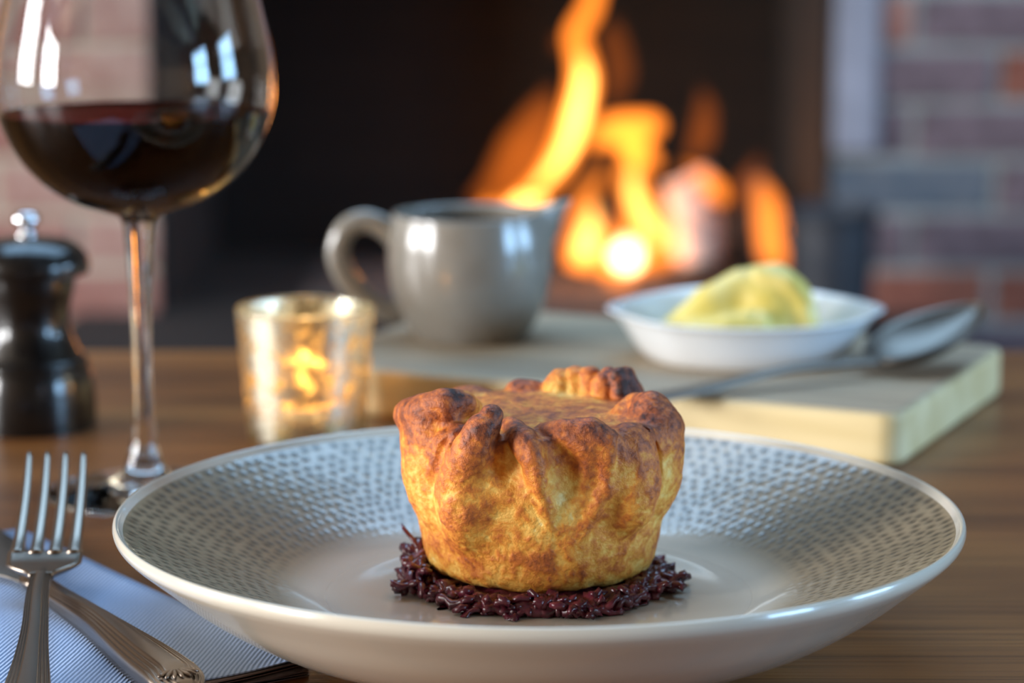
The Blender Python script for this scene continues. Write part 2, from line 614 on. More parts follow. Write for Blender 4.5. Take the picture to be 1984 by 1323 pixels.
def surface_nets(F, org, h):
    """vectorised naive surface nets; F<0 inside"""
    ins = F < 0
    nx, ny, nz = F.shape
    acc = np.zeros((nx - 1, ny - 1, nz - 1, 3), np.float32)
    cnt = np.zeros((nx - 1, ny - 1, nz - 1), np.float32)
    sl = lambda o, n: slice(o, n - 1 + o)
    cornersl = lambda o: (sl(o[0], nx), sl(o[1], ny), sl(o[2], nz))
    cs = [(i, j, k) for i in (0, 1) for j in (0, 1) for k in (0, 1)]
    for a in cs:
        for ax in range(3):
            if a[ax]:
                continue
            b = list(a); b[ax] = 1
            fa, fb = F[cornersl(a)], F[cornersl(b)]
            cr = (fa < 0) != (fb < 0)
            d = fa - fb
            t = np.where(cr, fa / np.where(np.abs(d) < 1e-9, 1e-9, d), 0)
            for c in range(3):
                val = (a[c] + t) if c == ax else float(a[c])
                acc[..., c] += np.where(cr, val, 0)
            cnt += cr
    act = cnt > 0
    idx = -np.ones(cnt.shape, np.int64)
    idx[act] = np.arange(act.sum())
    g = np.argwhere(act)
    V = np.asarray(org) + h * (g + acc[act] / cnt[act][:, None])
    quads = []
    for ax in range(3):
        o1, o2 = [(1, 2), (2, 0), (0, 1)][ax]
        s0 = [slice(None)] * 3; s1 = [slice(None)] * 3
        s0[ax] = slice(0, -1); s1[ax] = slice(1, None)
        for s in (s0, s1):
            s[o1] = slice(1, -1); s[o2] = slice(1, -1)
        a, b = ins[tuple(s0)], ins[tuple(s1)]
        for flag, flip in ((a & ~b, False), (~a & b, True)):
            p = np.argwhere(flag)
            if not len(p):
                continue
            q = p.copy()
            q[:, o1] += 1; q[:, o2] += 1      # grid point indices
            def cell(d1, d2):
                c = q.copy(); c[:, o1] -= d1; c[:, o2] -= d2
                return idx[c[:, 0], c[:, 1], c[:, 2]]
            qa = np.stack([cell(1, 1), cell(0, 1), cell(0, 0), cell(1, 0)], 1)
            quads.append(qa[:, ::-1] if flip else qa)
    Q = np.vstack(quads)
    Q = Q[(Q >= 0).all(1)]
    return V, Q

def grid3(lo, hi, h):
    ax = [np.arange(a, b + h, h, dtype=np.float32) for a, b in zip(lo, hi)]
    return np.meshgrid(*ax, indexing='ij')

def smin(a, b, k):
    hh = np.clip(0.5 + 0.5 * (b - a) / k, 0, 1)
    return b + (a - b) * hh - k * hh * (1 - hh)

def smax(a, b, k):
    return -smin(-a, -b, k)

def sd_ell(X, Y, Z, c, r, rz=0.0, tilt=0.0):
    """ellipsoid bound; rz spins about z, tilt about the local x (leans top towards +y local)"""
    x, y, z = X - c[0], Y - c[1], Z - c[2]
    if rz:
        ca, sa = math.cos(rz), math.sin(rz)
        x, y = ca * x + sa * y, -sa * x + ca * y
    if tilt:
        ca, sa = math.cos(tilt), math.sin(tilt)
        y, z = ca * y - sa * z, sa * y + ca * z
    k0 = np.sqrt((x / r[0]) ** 2 + (y / r[1]) ** 2 + (z / r[2]) ** 2)
    k1 = np.sqrt((x / r[0] ** 2) ** 2 + (y / r[1] ** 2) ** 2 + (z / r[2] ** 2) ** 2)
    return k0 * (k0 - 1) / (k1 + 1e-6)

def sd_chain(X, Y, Z, pts):
    """rounded cone chain; pts = (x,y,z,r)"""
    d = None
    for p, q in zip(pts[:-1], pts[1:]):
        a, b = np.array(p[:3]), np.array(q[:3])
        ba = b - a
        t = np.clip(((X - a[0]) * ba[0] + (Y - a[1]) * ba[1] + (Z - a[2]) * ba[2]) / (ba @ ba), 0, 1)
        dd = np.sqrt((X - a[0] - t * ba[0]) ** 2 + (Y - a[1] - t * ba[1]) ** 2 + (Z - a[2] - t * ba[2]) ** 2) - (p[3] + t * (q[3] - p[3]))
        d = dd if d is None else np.minimum(d, dd)
    return d

def vnoise(P, seed, freq):
    """cheap value noise on points (N,3)"""
    r = np.random.default_rng(seed)
    T = r.random((24, 24, 24))
    Q = P * freq + 100.0
    i = np.floor(Q).astype(int)
    f = Q - i
    f = f * f * (3 - 2 * f)
    out = 0
    for dx in (0, 1):
        for dy in (0, 1):
            for dz in (0, 1):
                w = (f[:, 0] if dx else 1 - f[:, 0]) * (f[:, 1] if dy else 1 - f[:, 1]) * (f[:, 2] if dz else 1 - f[:, 2])
                out = out + w * T[(i[:, 0] + dx) % 24, (i[:, 1] + dy) % 24, (i[:, 2] + dz) % 24]
    return out

def fbm(P, seed, freq, oct=4):
    s, a, t = 0, 1.0, 0
    for k in range(oct):
        s = s + a * vnoise(P, seed + k, freq * 2 ** k)
        t += a
        a *= 0.5
    return s / t

# ------------------------------------------------------------------ the room
fl = struct(box('floor', (XL - 10, YB - 10, -6), (XR + 10, 400, 0), M_FLOOR))
ce = struct(boxes('ceiling', [((XL - 10, YB - 10, ZC), (XR + 10, ROOF[2], ZC + 8)), ((XL - 10, ROOF[3], ZC), (XR + 10, 400, ZC + 8)),
                             ((XL - 10, ROOF[2], ZC), (ROOF[0], ROOF[3], ZC + 8)), ((ROOF[1], ROOF[2], ZC), (XR + 10, ROOF[3], ZC + 8))], M_CEIL))
w5 = struct(boxes('window_5', [((ROOF[0] - 4, ROOF[2] - 4, ZC - 1.5), (ROOF[1] + 4, ROOF[2], ZC + 9)), ((ROOF[0] - 4, ROOF[3], ZC - 1.5), (ROOF[1] + 4, ROOF[3] + 4, ZC + 9)),
                              ((ROOF[0] - 4, ROOF[2], ZC - 1.5), (ROOF[0], ROOF[3], ZC + 9)), ((ROOF[1], ROOF[2], ZC - 1.5), (ROOF[1] + 4, ROOF[3], ZC + 9))], M_CEIL))
for x in (-33, 33):
    box('glazing_bar', (x - 1.5, ROOF[2], ZC - 1.5), (x + 1.5, ROOF[3], ZC + 0.5), M_CEIL, w5)
box('pane', (ROOF[0], ROOF[2], ZC + 4), (ROOF[1], ROOF[3], ZC + 4.6), M_GLASS, w5)
for i, y in enumerate((-230, -130, -30, 70, 300)):
    b = struct(box('trim_%d' % (i + 1), (XL, y - 9, ZC - 16), (XR, y + 9, ZC), M_BEAM, bevel=1.0))

def wall_with_windows(name, side):
    ws = [w for w in WIN if w[0] == side]
    th = 12
    if side == 'rear':
        a0, a1 = XL, XR
    else:
        a0, a1 = YB, 400
    spans = sorted((w[1] - w[2] / 2, w[1] + w[2] / 2, w[3], w[4]) for w in ws)
    rects, cur = [], a0
    for s0, s1, z0, z1 in spans:
        rects.append((cur, s0, 0, ZC))
        rects.append((s0, s1, 0, z0))
        rects.append((s0, s1, z1, ZC))
        cur = s1
    rects.append((cur, a1, 0, ZC))
    lst = []
    for s0, s1, z0, z1 in rects:
        if side == 'left':
            lst.append(((XL - th, s0, z0), (XL, s1, z1)))
        elif side == 'right':
            lst.append(((XR, s0, z0), (XR + th, s1, z1)))
        else:
            lst.append(((s0, YB - th, z0), (s1, YB, z1)))
    return struct(boxes(name, lst, M_PLASTER))

for side in ('left', 'right', 'rear'):
    wall_with_windows('wall_' + side, side)

for wi, (side, c, w, z0, z1, p, colr) in enumerate(WIN):
    def bb(u0, u1, d0, d1, za, zb):
        if side == 'left':
            return ((XL - d1, c + u0, za), (XL - d0, c + u1, zb))
        if side == 'right':
            return ((XR + d0, c + u0, za), (XR + d1, c + u1, zb))
        return ((c + u0, YB - d1, za), (c + u1, YB - d0, zb))
    lst = [bb(-w / 2, -w / 2 + 5, -2, 8, z0, z1), bb(w / 2 - 5, w / 2, -2, 8, z0, z1),
           bb(-w / 2 + 5, w / 2 - 5, -2, 8, z0, z0 + 5), bb(-w / 2 + 5, w / 2 - 5, -2, 8, z1 - 5, z1)]
    wo = struct(boxes('window_%d' % (wi + 1), lst, M_FRAME))
    for u in (-w / 6, w / 6):
        lo, hi = bb(u - 1.5, u + 1.5, -2, 3, z0 + 5, z1 - 5)
        box('glazing_bar', lo, hi, M_FRAME, wo)
    zc = (z0 + z1) / 2 + 8
    lo, hi = bb(-w / 2 + 5, w / 2 - 5, -2.2, 2.8, zc - 1.5, zc + 1.5)
    box('glazing_bar', lo, hi, M_FRAME, wo)
    lo, hi = bb(-w / 2 + 4, w / 2 - 4, 4, 4.6, z0 + 4, z1 - 4)
    box('pane', lo, hi, M_GLASS, wo)

# ---- chimney wall: plaster flanks, brick piers, lintel, firebox
JL, JR = -48.0, 43.0          # opening jambs
HZ = 42.0                     # hearth level
OPZ = 125.0                   # opening height
PW = 67.5                     # width of each brick pier
PL, PR = JL - PW - 0.4, JR + PW + 0.4
wf = struct(boxes('wall_front', [((XL, YF, 0), (PL, YF + 65, ZC)), ((PR, YF, 0), (XR, YF + 65, ZC)),
                                 ((PL, YF + 1, OPZ + 20), (PR, YF + 65, ZC))], M_PLASTER))
pierL = struct(boxes('wall_front_left_pier', [((PL, YF + 0.6, 0), (JL - 0.9, YF + 65, OPZ + 20))], M_MORTAR), 'pale brick pier left of the fireplace')
pierR = struct(boxes('wall_front_right_pier', [((JR + 0.9, YF + 0.6, 0), (PR, YF + 65, OPZ + 20))], M_MORTAR2), 'brick pier right of the fireplace')
CH, BL = 7.5, 22.5
brick_me = [[bm_mesh('brick', box_bm((ln, 10.5, 6.4), 0.45, 2), mt) for ln in (21.3, 10.2)] for mt in BRICKS]

def brick(parent, xc, zc, half, mi, dy):
    o = link('brick', brick_me[mi][1 if half else 0], parent, (xc, YF + 5.25 + dy, zc))
    o.rotation_euler = (random.uniform(-.01, .01), random.uniform(-.012, .012), random.uniform(-.012, .012))

for side in (-1, 1):
    jamb = JL if side < 0 else JR
    par = pierL if side < 0 else pierR
    for c in range(17):
        z = HZ - 2 * CH - 1.5 + (c + 0.5) * CH
        if z + 3.5 > OPZ + 18:
            break
        x = 0.0
        half_first = c % 2
        k = 0
        while x < PW - 1:
            half = (half_first and k == 0) or x + BL > PW + 0.5
            ln = BL / 2 if half else BL
            xc = jamb + side * (x + ln / 2)
            if side < 0:
                mi = random.choice((0, 1, 1, 0, 1))
            else:
                mi = random.choice((4, 4, 0, 4, 2))
                # courses the photograph shows: blue-grey and dark bricks low on the right pier
                if abs(z - 58) < 3.8 and k == 0: mi = 3
                if abs(z - 58) < 3.8 and k == 1: mi = 4
                if abs(z - 50.5) < 3.8: mi = 4
                if abs(z - 43) < 3.8: mi = 2
            brick(par, xc, z, half, mi, random.uniform(-0.35, 0.35))
            x += ln
            k += 1
# pale grey corner strip on the right jamb
struct(box('trim_6', (JR + 0.2, YF - 1.4, 64.0), (JR + 6.4, YF - 0.1, OPZ + 19), M_PALECORNER, bevel=1.0), 'pale grey corner strip of the right fireplace jamb')
lint = tag(box('fireplace_lintel', (-78, YF - 3, OPZ), (76, YF + 12, OPZ + 20), M_BEAM, bevel=1.5), 'dark oak beam spanning the fireplace opening', 'beam')
# firebox
wb = struct(boxes('wall_firebox', [((JL - 1, 396, 0), (JR + 1, 400, OPZ + 80)),
                                   ((JL - 4, YF + 1.2, 0), (JL + 0.5, 396, OPZ)),
                                   ((JR - 0.5, YF + 1.2, 0), (JR + 4, 396, OPZ))], M_SOOT))
he = struct(box('floor_hearth', (-60, 292, 0), (57, 396, HZ), M_HEARTH, bevel=1.0))

# ------------------------------------------------------------------ table
tb = thing('table', 'brown oak table with a straight grain, under all the tableware', 'table', (0, 0, 0))
box('tabletop', (-80, 34, TT - 3.5), (80, 122.8, TT), M_TABLE, tb, bevel=0.4, seg=3)
for sx in (-72, 72):
    for sy in (42, 115):
        box('leg', (sx - 3.5, sy - 3.5, 0), (sx + 3.5, sy + 3.5, TT - 3.5), M_TABLE, tb, bevel=0.3)
for sy in (42, 115):
    box('apron', (-68.5, sy - 1.2, TT - 12), (68.5, sy + 1.2, TT - 3.5), M_TABLE, tb)

rebase(tb, (0, 78, 0))

# ------------------------------------------------------------------ plate
PLX, PLY = 0.795, 72.11
def build_plate():
    t = thing('dinner_plate', 'large pale grey coupe plate with a dimpled inner wall, under the pie', 'plate', (PLX, PLY, TT))
    nd = 150                         # dimples around
    rows = 13
    r0, r1 = 7.35, 12.26
    wall_in = catmull([(5.0, 1.71), (6.1, 1.73), (6.9, 1.85), (7.7, 2.12), (9.1, 2.72), (10.7, 3.38), (11.9, 3.94), (12.3, 4.15)], 34)
    keep = wall_in[:, 0] >= 6.4
    wall = wall_in[keep]
    seg = nd * 8
    th = np.linspace(0, 2 * PI, seg, endpoint=False)
    nr = len(wall)
    rr = wall[:, 0][:, None] * np.ones(seg)[None]
    zz = wall[:, 1][:, None] * np.ones(seg)[None]
    # staggered, slightly irregular thumb-print dimples
    v = (rr - r0) / (r1 - r0) * rows
    u = (th / (2 * PI) * nd)[None] * np.ones(nr)[:, None]
    best = np.full(rr.shape, 9.0)
    J = np.random.default_rng(3).uniform(-0.20, 0.20, (rows + 6, nd, 2))
    iv = np.floor(v).astype(int)
    for dv in (-1, 0, 1):
        row = iv + dv
        sh = 0.5 * (row % 2)
        iu = np.floor(u - sh).astype(int)
        for du in (-1, 0, 1, 2):
            cu = iu + du
            j = J[np.clip(row + 2, 0, rows + 5), cu % nd]
            ex = u - sh - cu - j[..., 0]
            ey = (v - row - 0.5 - j[..., 1]) * 0.86
            d = np.sqrt(ex ** 2 + ey ** 2)
            d = np.where((row < 0) | (row >= rows), 9.0, d)
            best = np.minimum(best, d)
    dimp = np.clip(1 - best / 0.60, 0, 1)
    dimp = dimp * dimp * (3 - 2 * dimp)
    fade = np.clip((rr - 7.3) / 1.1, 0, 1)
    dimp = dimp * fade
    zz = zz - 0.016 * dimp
    V = np.stack([rr * np.cos(th), rr * np.sin(th), zz], -1).reshape(-1, 3)
    i = np.arange(nr - 1)[:, None] * seg
    j = np.arange(seg)[None]
    j2 = (j + 1) % seg
    Q = np.stack([i + j, i + j2, i + seg + j2, i + seg + j], -1).reshape(-1, 4)[:, ::-1]
    pale = np.clip(1 - (rr - 6.5) / 1.6, 0, 1)
    pale = pale * pale * (3 - 2 * pale)
    add_mesh('dimpled_wall', V, Q, M_GLAZE, t, attrs={'dip': dimp.ravel(), 'pale': pale.ravel()})
    # smooth well
    pr = [(0, 1.68), (2, 1.68), (4, 1.69)] + [tuple(p) for p in wall_in[~keep]] + [tuple(wall[0])]
    vv, ff = lathe(pr, 128)
    add_mesh('well', vv, [q[::-1] for q in ff], M_RIM, t)
    # lip, underside, foot
    lip = catmull([tuple(wall[-1]), (12.38, 4.25), (12.44, 4.33), (12.51, 4.36), (12.58, 4.30), (12.60, 4.14), (12.52, 3.96), (12.3, 3.74)], 8)
    vv, ff = lathe(lip, 256)
    add_mesh('rim', vv, [q[::-1] for q in ff], M_RIM, t)
    und = catmull([(12.3, 3.74), (11.7, 3.24), (10.6, 2.34), (9.3, 1.50), (8.0, 0.90), (7.0, 0.62), (5.8, 0.42)], 8)
    vv, ff = lathe(und, 192)
    add_mesh('underside', vv, [q[::-1] for q in ff], M_RIM, t)
    vv, ff = lathe([(5.8, 0.42), (5.72, 0.1), (5.6, 0.0), (5.2, 0.0), (5.1, 0.1), (5.0, 0.5), (0, 0.55)], 128)
    add_mesh('foot_ring', vv, [q[::-1] for q in ff], M_RIM, t)
build_plate()

# ------------------------------------------------------------------ the pie
PIX, PIY, PIZ = 0.82, 73.9, TT + 2.08
PS = 0.969
def build_pie():
    h = 0.06
    X, Y, Z = grid3((-5.3, -5.2, -0.4), (5.5, 5.2, 6.9), h)
    th = np.arctan2(Y, X)
    R = np.sqrt(X * X + Y * Y)
    # tapered body, slightly lumpy
    rz = 3.52 + 0.84 * np.clip(Z / 4.4, 0, 1.1) ** 0.85 + 0.06 * np.sin(3 * th + 0.7) + 0.05 * np.sin(5 * th + 2.0) * np.clip(Z / 3, 0, 1)
    D = smax((R - rz) * 0.98, -Z, 0.55)
    lidz = 4.95 + 0.18 * np.cos(np.clip(R / 4.0, 0, 1) * PI / 2) - 0.12 * np.exp(-((X - 0.4) ** 2 + (Y + 1.4) ** 2) / 1.2)
    D = smax(D, Z - lidz, 0.5)
    E = lambda c, r, rz=0.0, tilt=0.0: sd_ell(X, Y, Z, c, r, rz, tilt)
    Cn = lambda *p: sd_chain(X, Y, Z, p)
    # left shoulder lobe with its curled lip and the hollow behind it
    D = smin(D, E((-3.22, -1.45, 3.9), (1.05, 1.35, 2.0), 0.2), 0.55)
    D = smin(D, Cn((-4.0, 0.3, 4.85, .42), (-4.05, -0.9, 5.1, .46), (-3.5, -1.95, 5.4, .54), (-2.85, -2.4, 5.7, .54), (-2.35, -2.1, 5.7, .44), (-2.1, -1.3, 5.3, .36)), 0.30)
    D = smax(D, -E((-3.05, -0.7, 5.7), (0.62, 0.8, 0.75)), 0.14)
    # knob (folded corner) on the front left and the shoulder it grows from
    D = smin(D, E((-2.20, -3.10, 3.3), (1.05, 1.0, 1.9), 0.5), 0.55)
    D = smin(D, Cn((-2.40, -3.5, 3.8, .62), (-2.0, -3.85, 4.6, .66), (-1.65, -3.95, 5.2, .58), (-1.48, -3.85, 5.62, .38)), 0.20)
    D = smax(D, -Cn((-2.62, -3.75, 4.7, .10), (-2.38, -3.55, 5.15, .20), (-2.0, -3.2, 5.55, .26), (-1.85, -2.7, 5.6, .28)), 0.12)
    # overlapping flap edge left of the front
    D = smax(D, -Cn((-2.75, -3.5, 4.95, .12), (-3.14, -3.42, 4.2, .22), (-3.42, -3.10, 3.3, .24), (-3.5, -2.85, 2.4, .18), (-3.45, -2.72, 1.5, .06)), 0.09)
    # hollow between knob and finger pleat
    D = smax(D, -Cn((-0.98, -4.2, 4.95, .50), (-0.92, -4.32, 4.2, .56), (-0.8, -4.42, 3.4, .38), (-0.65, -4.5, 2.7, .16)), 0.25)
    # finger pleat running down the front
    D = smin(D, Cn((-0.85, -2.8, 5.0, .40), (-0.50, -3.75, 4.9, .44), (-0.22, -4.20, 4.4, .42), (-0.02, -4.22, 3.7, .36), (0.18, -4.05, 2.9, .26), (0.3, -3.8, 2.2, .2)), 0.16)
    # hollow right of the finger
    D = smax(D, -Cn((0.55, -4.35, 4.7, .46), (0.85, -4.42, 4.1, .62), (0.85, -4.46, 3.4, .52), (0.72, -4.50, 2.7, .26)), 0.30)
    # folded rim in the centre right and the ridge it turns down into
    D = smin(D, Cn((0.1, -3.1, 4.95, .34), (0.8, -3.6, 5.1, .42), (1.5, -3.72, 5.1, .46), (1.95, -3.75, 4.8, .46), (2.08, -3.75, 4.2, .38), (1.95, -3.75, 3.5, .32), (1.65, -3.72, 2.8, .28), (1.3, -3.6, 2.0, .2)), 0.20)
    D = smax(D, -Cn((1.25, -4.42, 4.5, .22), (1.35, -4.40, 3.8, .22), (1.15, -4.38, 3.0, .12)), 0.16)
    # big smooth bulge right of the ridge
    D = smin(D, E((2.72, -2.75, 3.5), (1.0, 1.05, 1.7), -0.5), 0.5)
    D = smax(D, -Cn((2.40, -3.95, 4.9, .20), (2.42, -4.08, 4.0, .17), (2.2, -4.14, 3.0, .08)), 0.10)
    # crease and right hand lobe
    D = smin(D, E((3.52, -1.05, 3.9), (0.92, 1.2, 1.9), 0.25), 0.55)
    D = smin(D, Cn((3.75, -1.35, 4.9, .50), (3.35, -1.1, 5.3, .46), (3.0, -0.2, 5.2, .42), (2.6, -0.7, 5.0, .35)), 0.22)
    D = smax(D, -Cn((3.15, -2.65, 5.0, .12), (3.58, -2.62, 4.1, .20), (3.62, -2.58, 3.0, .19), (3.5, -2.58, 1.9, .06)), 0.10)
    # fluted fan at the back
    for k, (x, y, z, r) in enumerate([(0.72, 3.35, 5.2, .52), (1.25, 3.3, 5.35, .46), (1.72, 3.1, 5.45, .42)]):
        D = smin(D, Cn((x - 0.1, y - 0.6, 4.7, r * 0.7), (x, y, z, r), (x - 0.05, y + 0.3, 4.4, r)), 0.07)
    D = smin(D, Cn((2.15, 2.4, 4.8, .42), (2.15, 2.4, 5.4, .40), (2.3, 2.7, 5.6, .32)), 0.06)
    D = smin(D, Cn((2.72, 2.2, 4.6, .30), (2.62, 2.0, 5.25, .28), (2.55, 2.15, 5.75, .26), (2.8, 2.5, 5.6, .36), (3.05, 2.5, 4.9, .44)), 0.06)
    D = smin(D, E((-0.35, 3.55, 4.95), (0.75, 0.5, 0.42)), 0.2)
    D = smin(D, E((-2.3, 3.0, 4.85), (0.9, 0.6, 0.4), 0.5), 0.25)
    V, Q = surface_nets(D.astype(np.float32), (-5.3, -5.2, -0.4), h)
    # two rounds of Laplacian smoothing, keep the offset for convexity
    ea = np.concatenate([Q[:, a] for a in range(4)] + [Q[:, (a + 1) % 4] for a in range(4)])
    eb = np.concatenate([Q[:, (a + 1) % 4] for a in range(4)] + [Q[:, a] for a in range(4)])
    cnt = np.bincount(ea, minlength=len(V)).astype(float)
    def lap(P, n):
        for _ in range(n):
            s = np.stack([np.bincount(ea, P[eb, c], len(P)) for c in range(3)], 1)
            P = 0.5 * P + 0.5 * s / cnt[:, None]
        return P
    V = lap(V, 2)
    nrm = np.zeros_like(V)
    fn = np.cross(V[Q[:, 2]] - V[Q[:, 0]], V[Q[:, 3]] - V[Q[:, 1]])
    for a in range(4):
        nrm += np.stack([np.bincount(Q[:, a], fn[:, c], len(V)) for c in range(3)], 1)
    nrm /= np.linalg.norm(nrm, axis=1)[:, None] + 1e-9
    S = lap(V.copy(), 45)
    conv = ((V - S) * nrm).sum(1)
    conv = conv - np.median(conv)
    # uneven, blistered crust
    n1 = fbm(V, 11, 0.9, 4); n2 = fbm(V, 31, 3.2, 3); n3 = fbm(V, 51, 1.6, 3)
    V = V + nrm * ((n1 - 0.5) * 0.22 + (n2 - 0.5) * 0.07)[:, None]
    z = V[:, 2]
    # baked colour 0 pale .. 1 burnt
    zs = np.clip((z - 3.9) / 1.3, 0, 1)
    bake = 0.49 + 0.52 * (n3 - 0.5) + 0.6 * (n2 - 0.5)
    bake += 0.26 * zs
    bake += np.clip(conv * 3.0, -0.42, 0.16) * np.clip((z - 1.6) / 1.6, 0.1, 1)
    bake -= 0.22 * np.clip(1 - z / 0.9, 0, 1)
    lid = np.clip((3.3 - np.hypot(V[:, 0], V[:, 1])) / 0.6, 0, 1) * (z > 4.5)
    bake = bake * (1 - lid) + lid * (0.56 + 0.30 * (n3 - 0.5) + 0.35 * (n2 - 0.5))
    bake = np.minimum(bake, 0.60 + 0.16 * zs)
    def spot(c, r, a):
        return a * np.exp(-((V - np.array(c)) ** 2).sum(1) / (r * r))
    bake += spot((-1.45, -4.1, 5.4), 0.75, 0.20) + spot((-2.55, -2.5, 6.0), 0.25, 0.42)
    bake += spot((3.6, -1.2, 5.1), 0.9, 0.10) + spot((2.7, 2.0, 5.5), 0.55, 0.38) + spot((1.9, -3.5, 5.1), 0.45, 0.12)
    bake += spot((0.3, -3.7, 1.4), 0.9, 0.06) + spot((1.1, -3.5, 1.5), 0.7, 0.06) + spot((-1.3, -3.5, 1.2), 0.8, 0.05)
    bake -= spot((0.9, 3.2, 5.0), 1.0, 0.35) + spot((0.75, -3.9, 3.1), 0.6, 0.25) + spot((-0.8, -4.0, 3.4), 0.5, 0.2) + spot((1.9, -3.2, 1.4), 0.3, 0.25)
    bake -= spot((-3.5, -1.8, 3.4), 0.9, 0.18) + spot((3.6, -2.2, 3.1), 0.7, 0.22)
    bake = np.clip(bake, 0.03, 0.97)
    o = add_mesh('pie', V * PS, Q, M_PASTRY, None, loc=(PIX, PIY, PIZ), attrs={'bake': bake})
    tag(o, 'golden brown pastry pie with folded lumpy rim, on the red cabbage', 'pie')
build_pie()

# ------------------------------------------------------------------ braised red cabbage
def build_cabbage():
    r = np.random.default_rng(21)
    V, F = [], []
    def put(v, f):
        b = len(V)
        V.extend(v)
        F.extend([tuple(b + i for i in q) for q in f])
    # heaped base under the pie
    h = 0.12
    X, Y, Z = grid3((-5.2, -5.2, -0.3), (5.2, 5.2, 1.2), h)
    th = np.arctan2(Y, X)
    R = np.sqrt(X * X + Y * Y)
    rb = 3.80 + 0.20 * np.sin(7 * th) + 0.16 * np.sin(12 * th + 1) + 0.12 * np.sin(19 * th + 2)
    D = smax(R - rb, Z - 0.40, 0.35)
    D = smax(D, -Z - 0.02, 0.05)
    v, q = surface_nets(D.astype(np.float32), (-5.2, -5.2, -0.3), h)
    v[:, 2] += (fbm(v, 5, 2.2, 3) - 0.5) * 0.35 * (v[:, 2] > 0.2)
    put([tuple(p) for p in v], [tuple(a) for a in q])
    def shred(c, az, ln, w, thk, curl, pitch, wav):
        n = 9
        s = np.linspace(-0.5, 0.5, n)
        ang = az + curl * s
        dx = np.cumsum(np.cos(ang)) * ln / n
        dy = np.cumsum(np.sin(ang)) * ln / n
        P = np.stack([dx - dx.mean(), dy - dy.mean(), pitch * s * ln + wav * np.sin(s * 7 + r.uniform(0, 6))], 1) + np.array(c)
        tw = r.uniform(-1.2, 1.2)
        vv = []
        for i in range(n):
            nx, ny = -math.sin(ang[i]), math.cos(ang[i])
            t = tw * s[i] * 2 + curl * 0.3
            wv = w * (0.75 + 0.35 * math.sin(i * 1.7 + c[0] * 9)) * (0.55 if i in (0, n - 1) else 1)
            a = np.array([nx * math.cos(t), ny * math.cos(t), math.sin(t)]) * wv * 0.5
            b = np.array([-nx * math.sin(t), -ny * math.sin(t), math.cos(t)]) * thk * 0.5
            for q in (a + b * 0.6, b * 1.5, -a + b * 0.6, -a - b, -b * 0.6, a - b):
                p = P[i] + q
                p[2] = max(p[2], 0.01)
                vv.append(tuple(p))
        ff = []
        for i in range(n - 1):
            for k in range(6):
                k2 = (k + 1) % 6
                ff.append((i * 6 + k, i * 6 + k2, (i + 1) * 6 + k2, (i + 1) * 6 + k))
        ff.append(tuple(range(5, -1, -1)))
        ff.append(tuple((n - 1) * 6 + k for k in range(6)))
        put(vv, ff)
    for k in range(330):
        a = r.uniform(0, 2 * PI)
        rad = r.uniform(3.5, 4.12) + 0.14 * math.sin(5 * a)
        zt = r.uniform(0.06, 0.36) * (1.15 - max(0, rad - 3.7) * 0.8)
        shred((rad * math.cos(a), rad * math.sin(a), max(0.08, zt)), a + PI / 2 + r.normal(0, 0.6), r.uniform(0.6, 1.5), r.uniform(0.28, 0.62), r.uniform(0.12, 0.24), r.normal(0, 1.2), r.normal(0, 0.18), 0.07)
    # strands that stick out: left tip, right tail
    shred((-4.05, 0.35, 1.0), 2.4, 1.3, 0.28, 0.12, 0.9, 0.9, 0.04)
    shred((-3.85, 0.1, 0.75), 2.0, 1.3, 0.4, 0.14, -0.6, 0.6, 0.04)
    for k in range(16):
        shred((r.uniform(3.5, 4.45), r.uniform(-2.2, -0.6), r.uniform(0.1, 0.4)), r.normal(0.1, 0.5), r.uniform(0.9, 1.6), r.uniform(0.25, 0.45), 0.16, r.normal(0, 0.8), r.normal(0.1, 0.15), 0.06)
        shred((r.uniform(-4.4, -3.6), r.uniform(-2.2, 0.2), r.uniform(0.1, 0.55)), r.normal(1.6, 0.6), r.uniform(0.9, 1.5), r.uniform(0.25, 0.45), 0.16, r.normal(0, 0.8), r.normal(0.1, 0.2), 0.06)
    for k in range(26):
        shred((r.uniform(-4.3, -3.7), r.uniform(-1.6, 1.2), r.uniform(0.25, 0.85)), r.normal(1.7, 0.5), r.uniform(0.8, 1.4), r.uniform(0.3, 0.55), 0.18, r.normal(0, 0.9), r.normal(0.1, 0.25), 0.06)
    V = [(x * 0.93, y, z) for x, y, z in V]
    o = add_mesh('red_cabbage', V, F, M_CAB, None, loc=(PIX, PIY - 0.35, TT + 1.70))
    tag(o, 'glossy dark purple braised red cabbage shreds heaped under the pie', 'cabbage', kind='stuff')
build_cabbage()

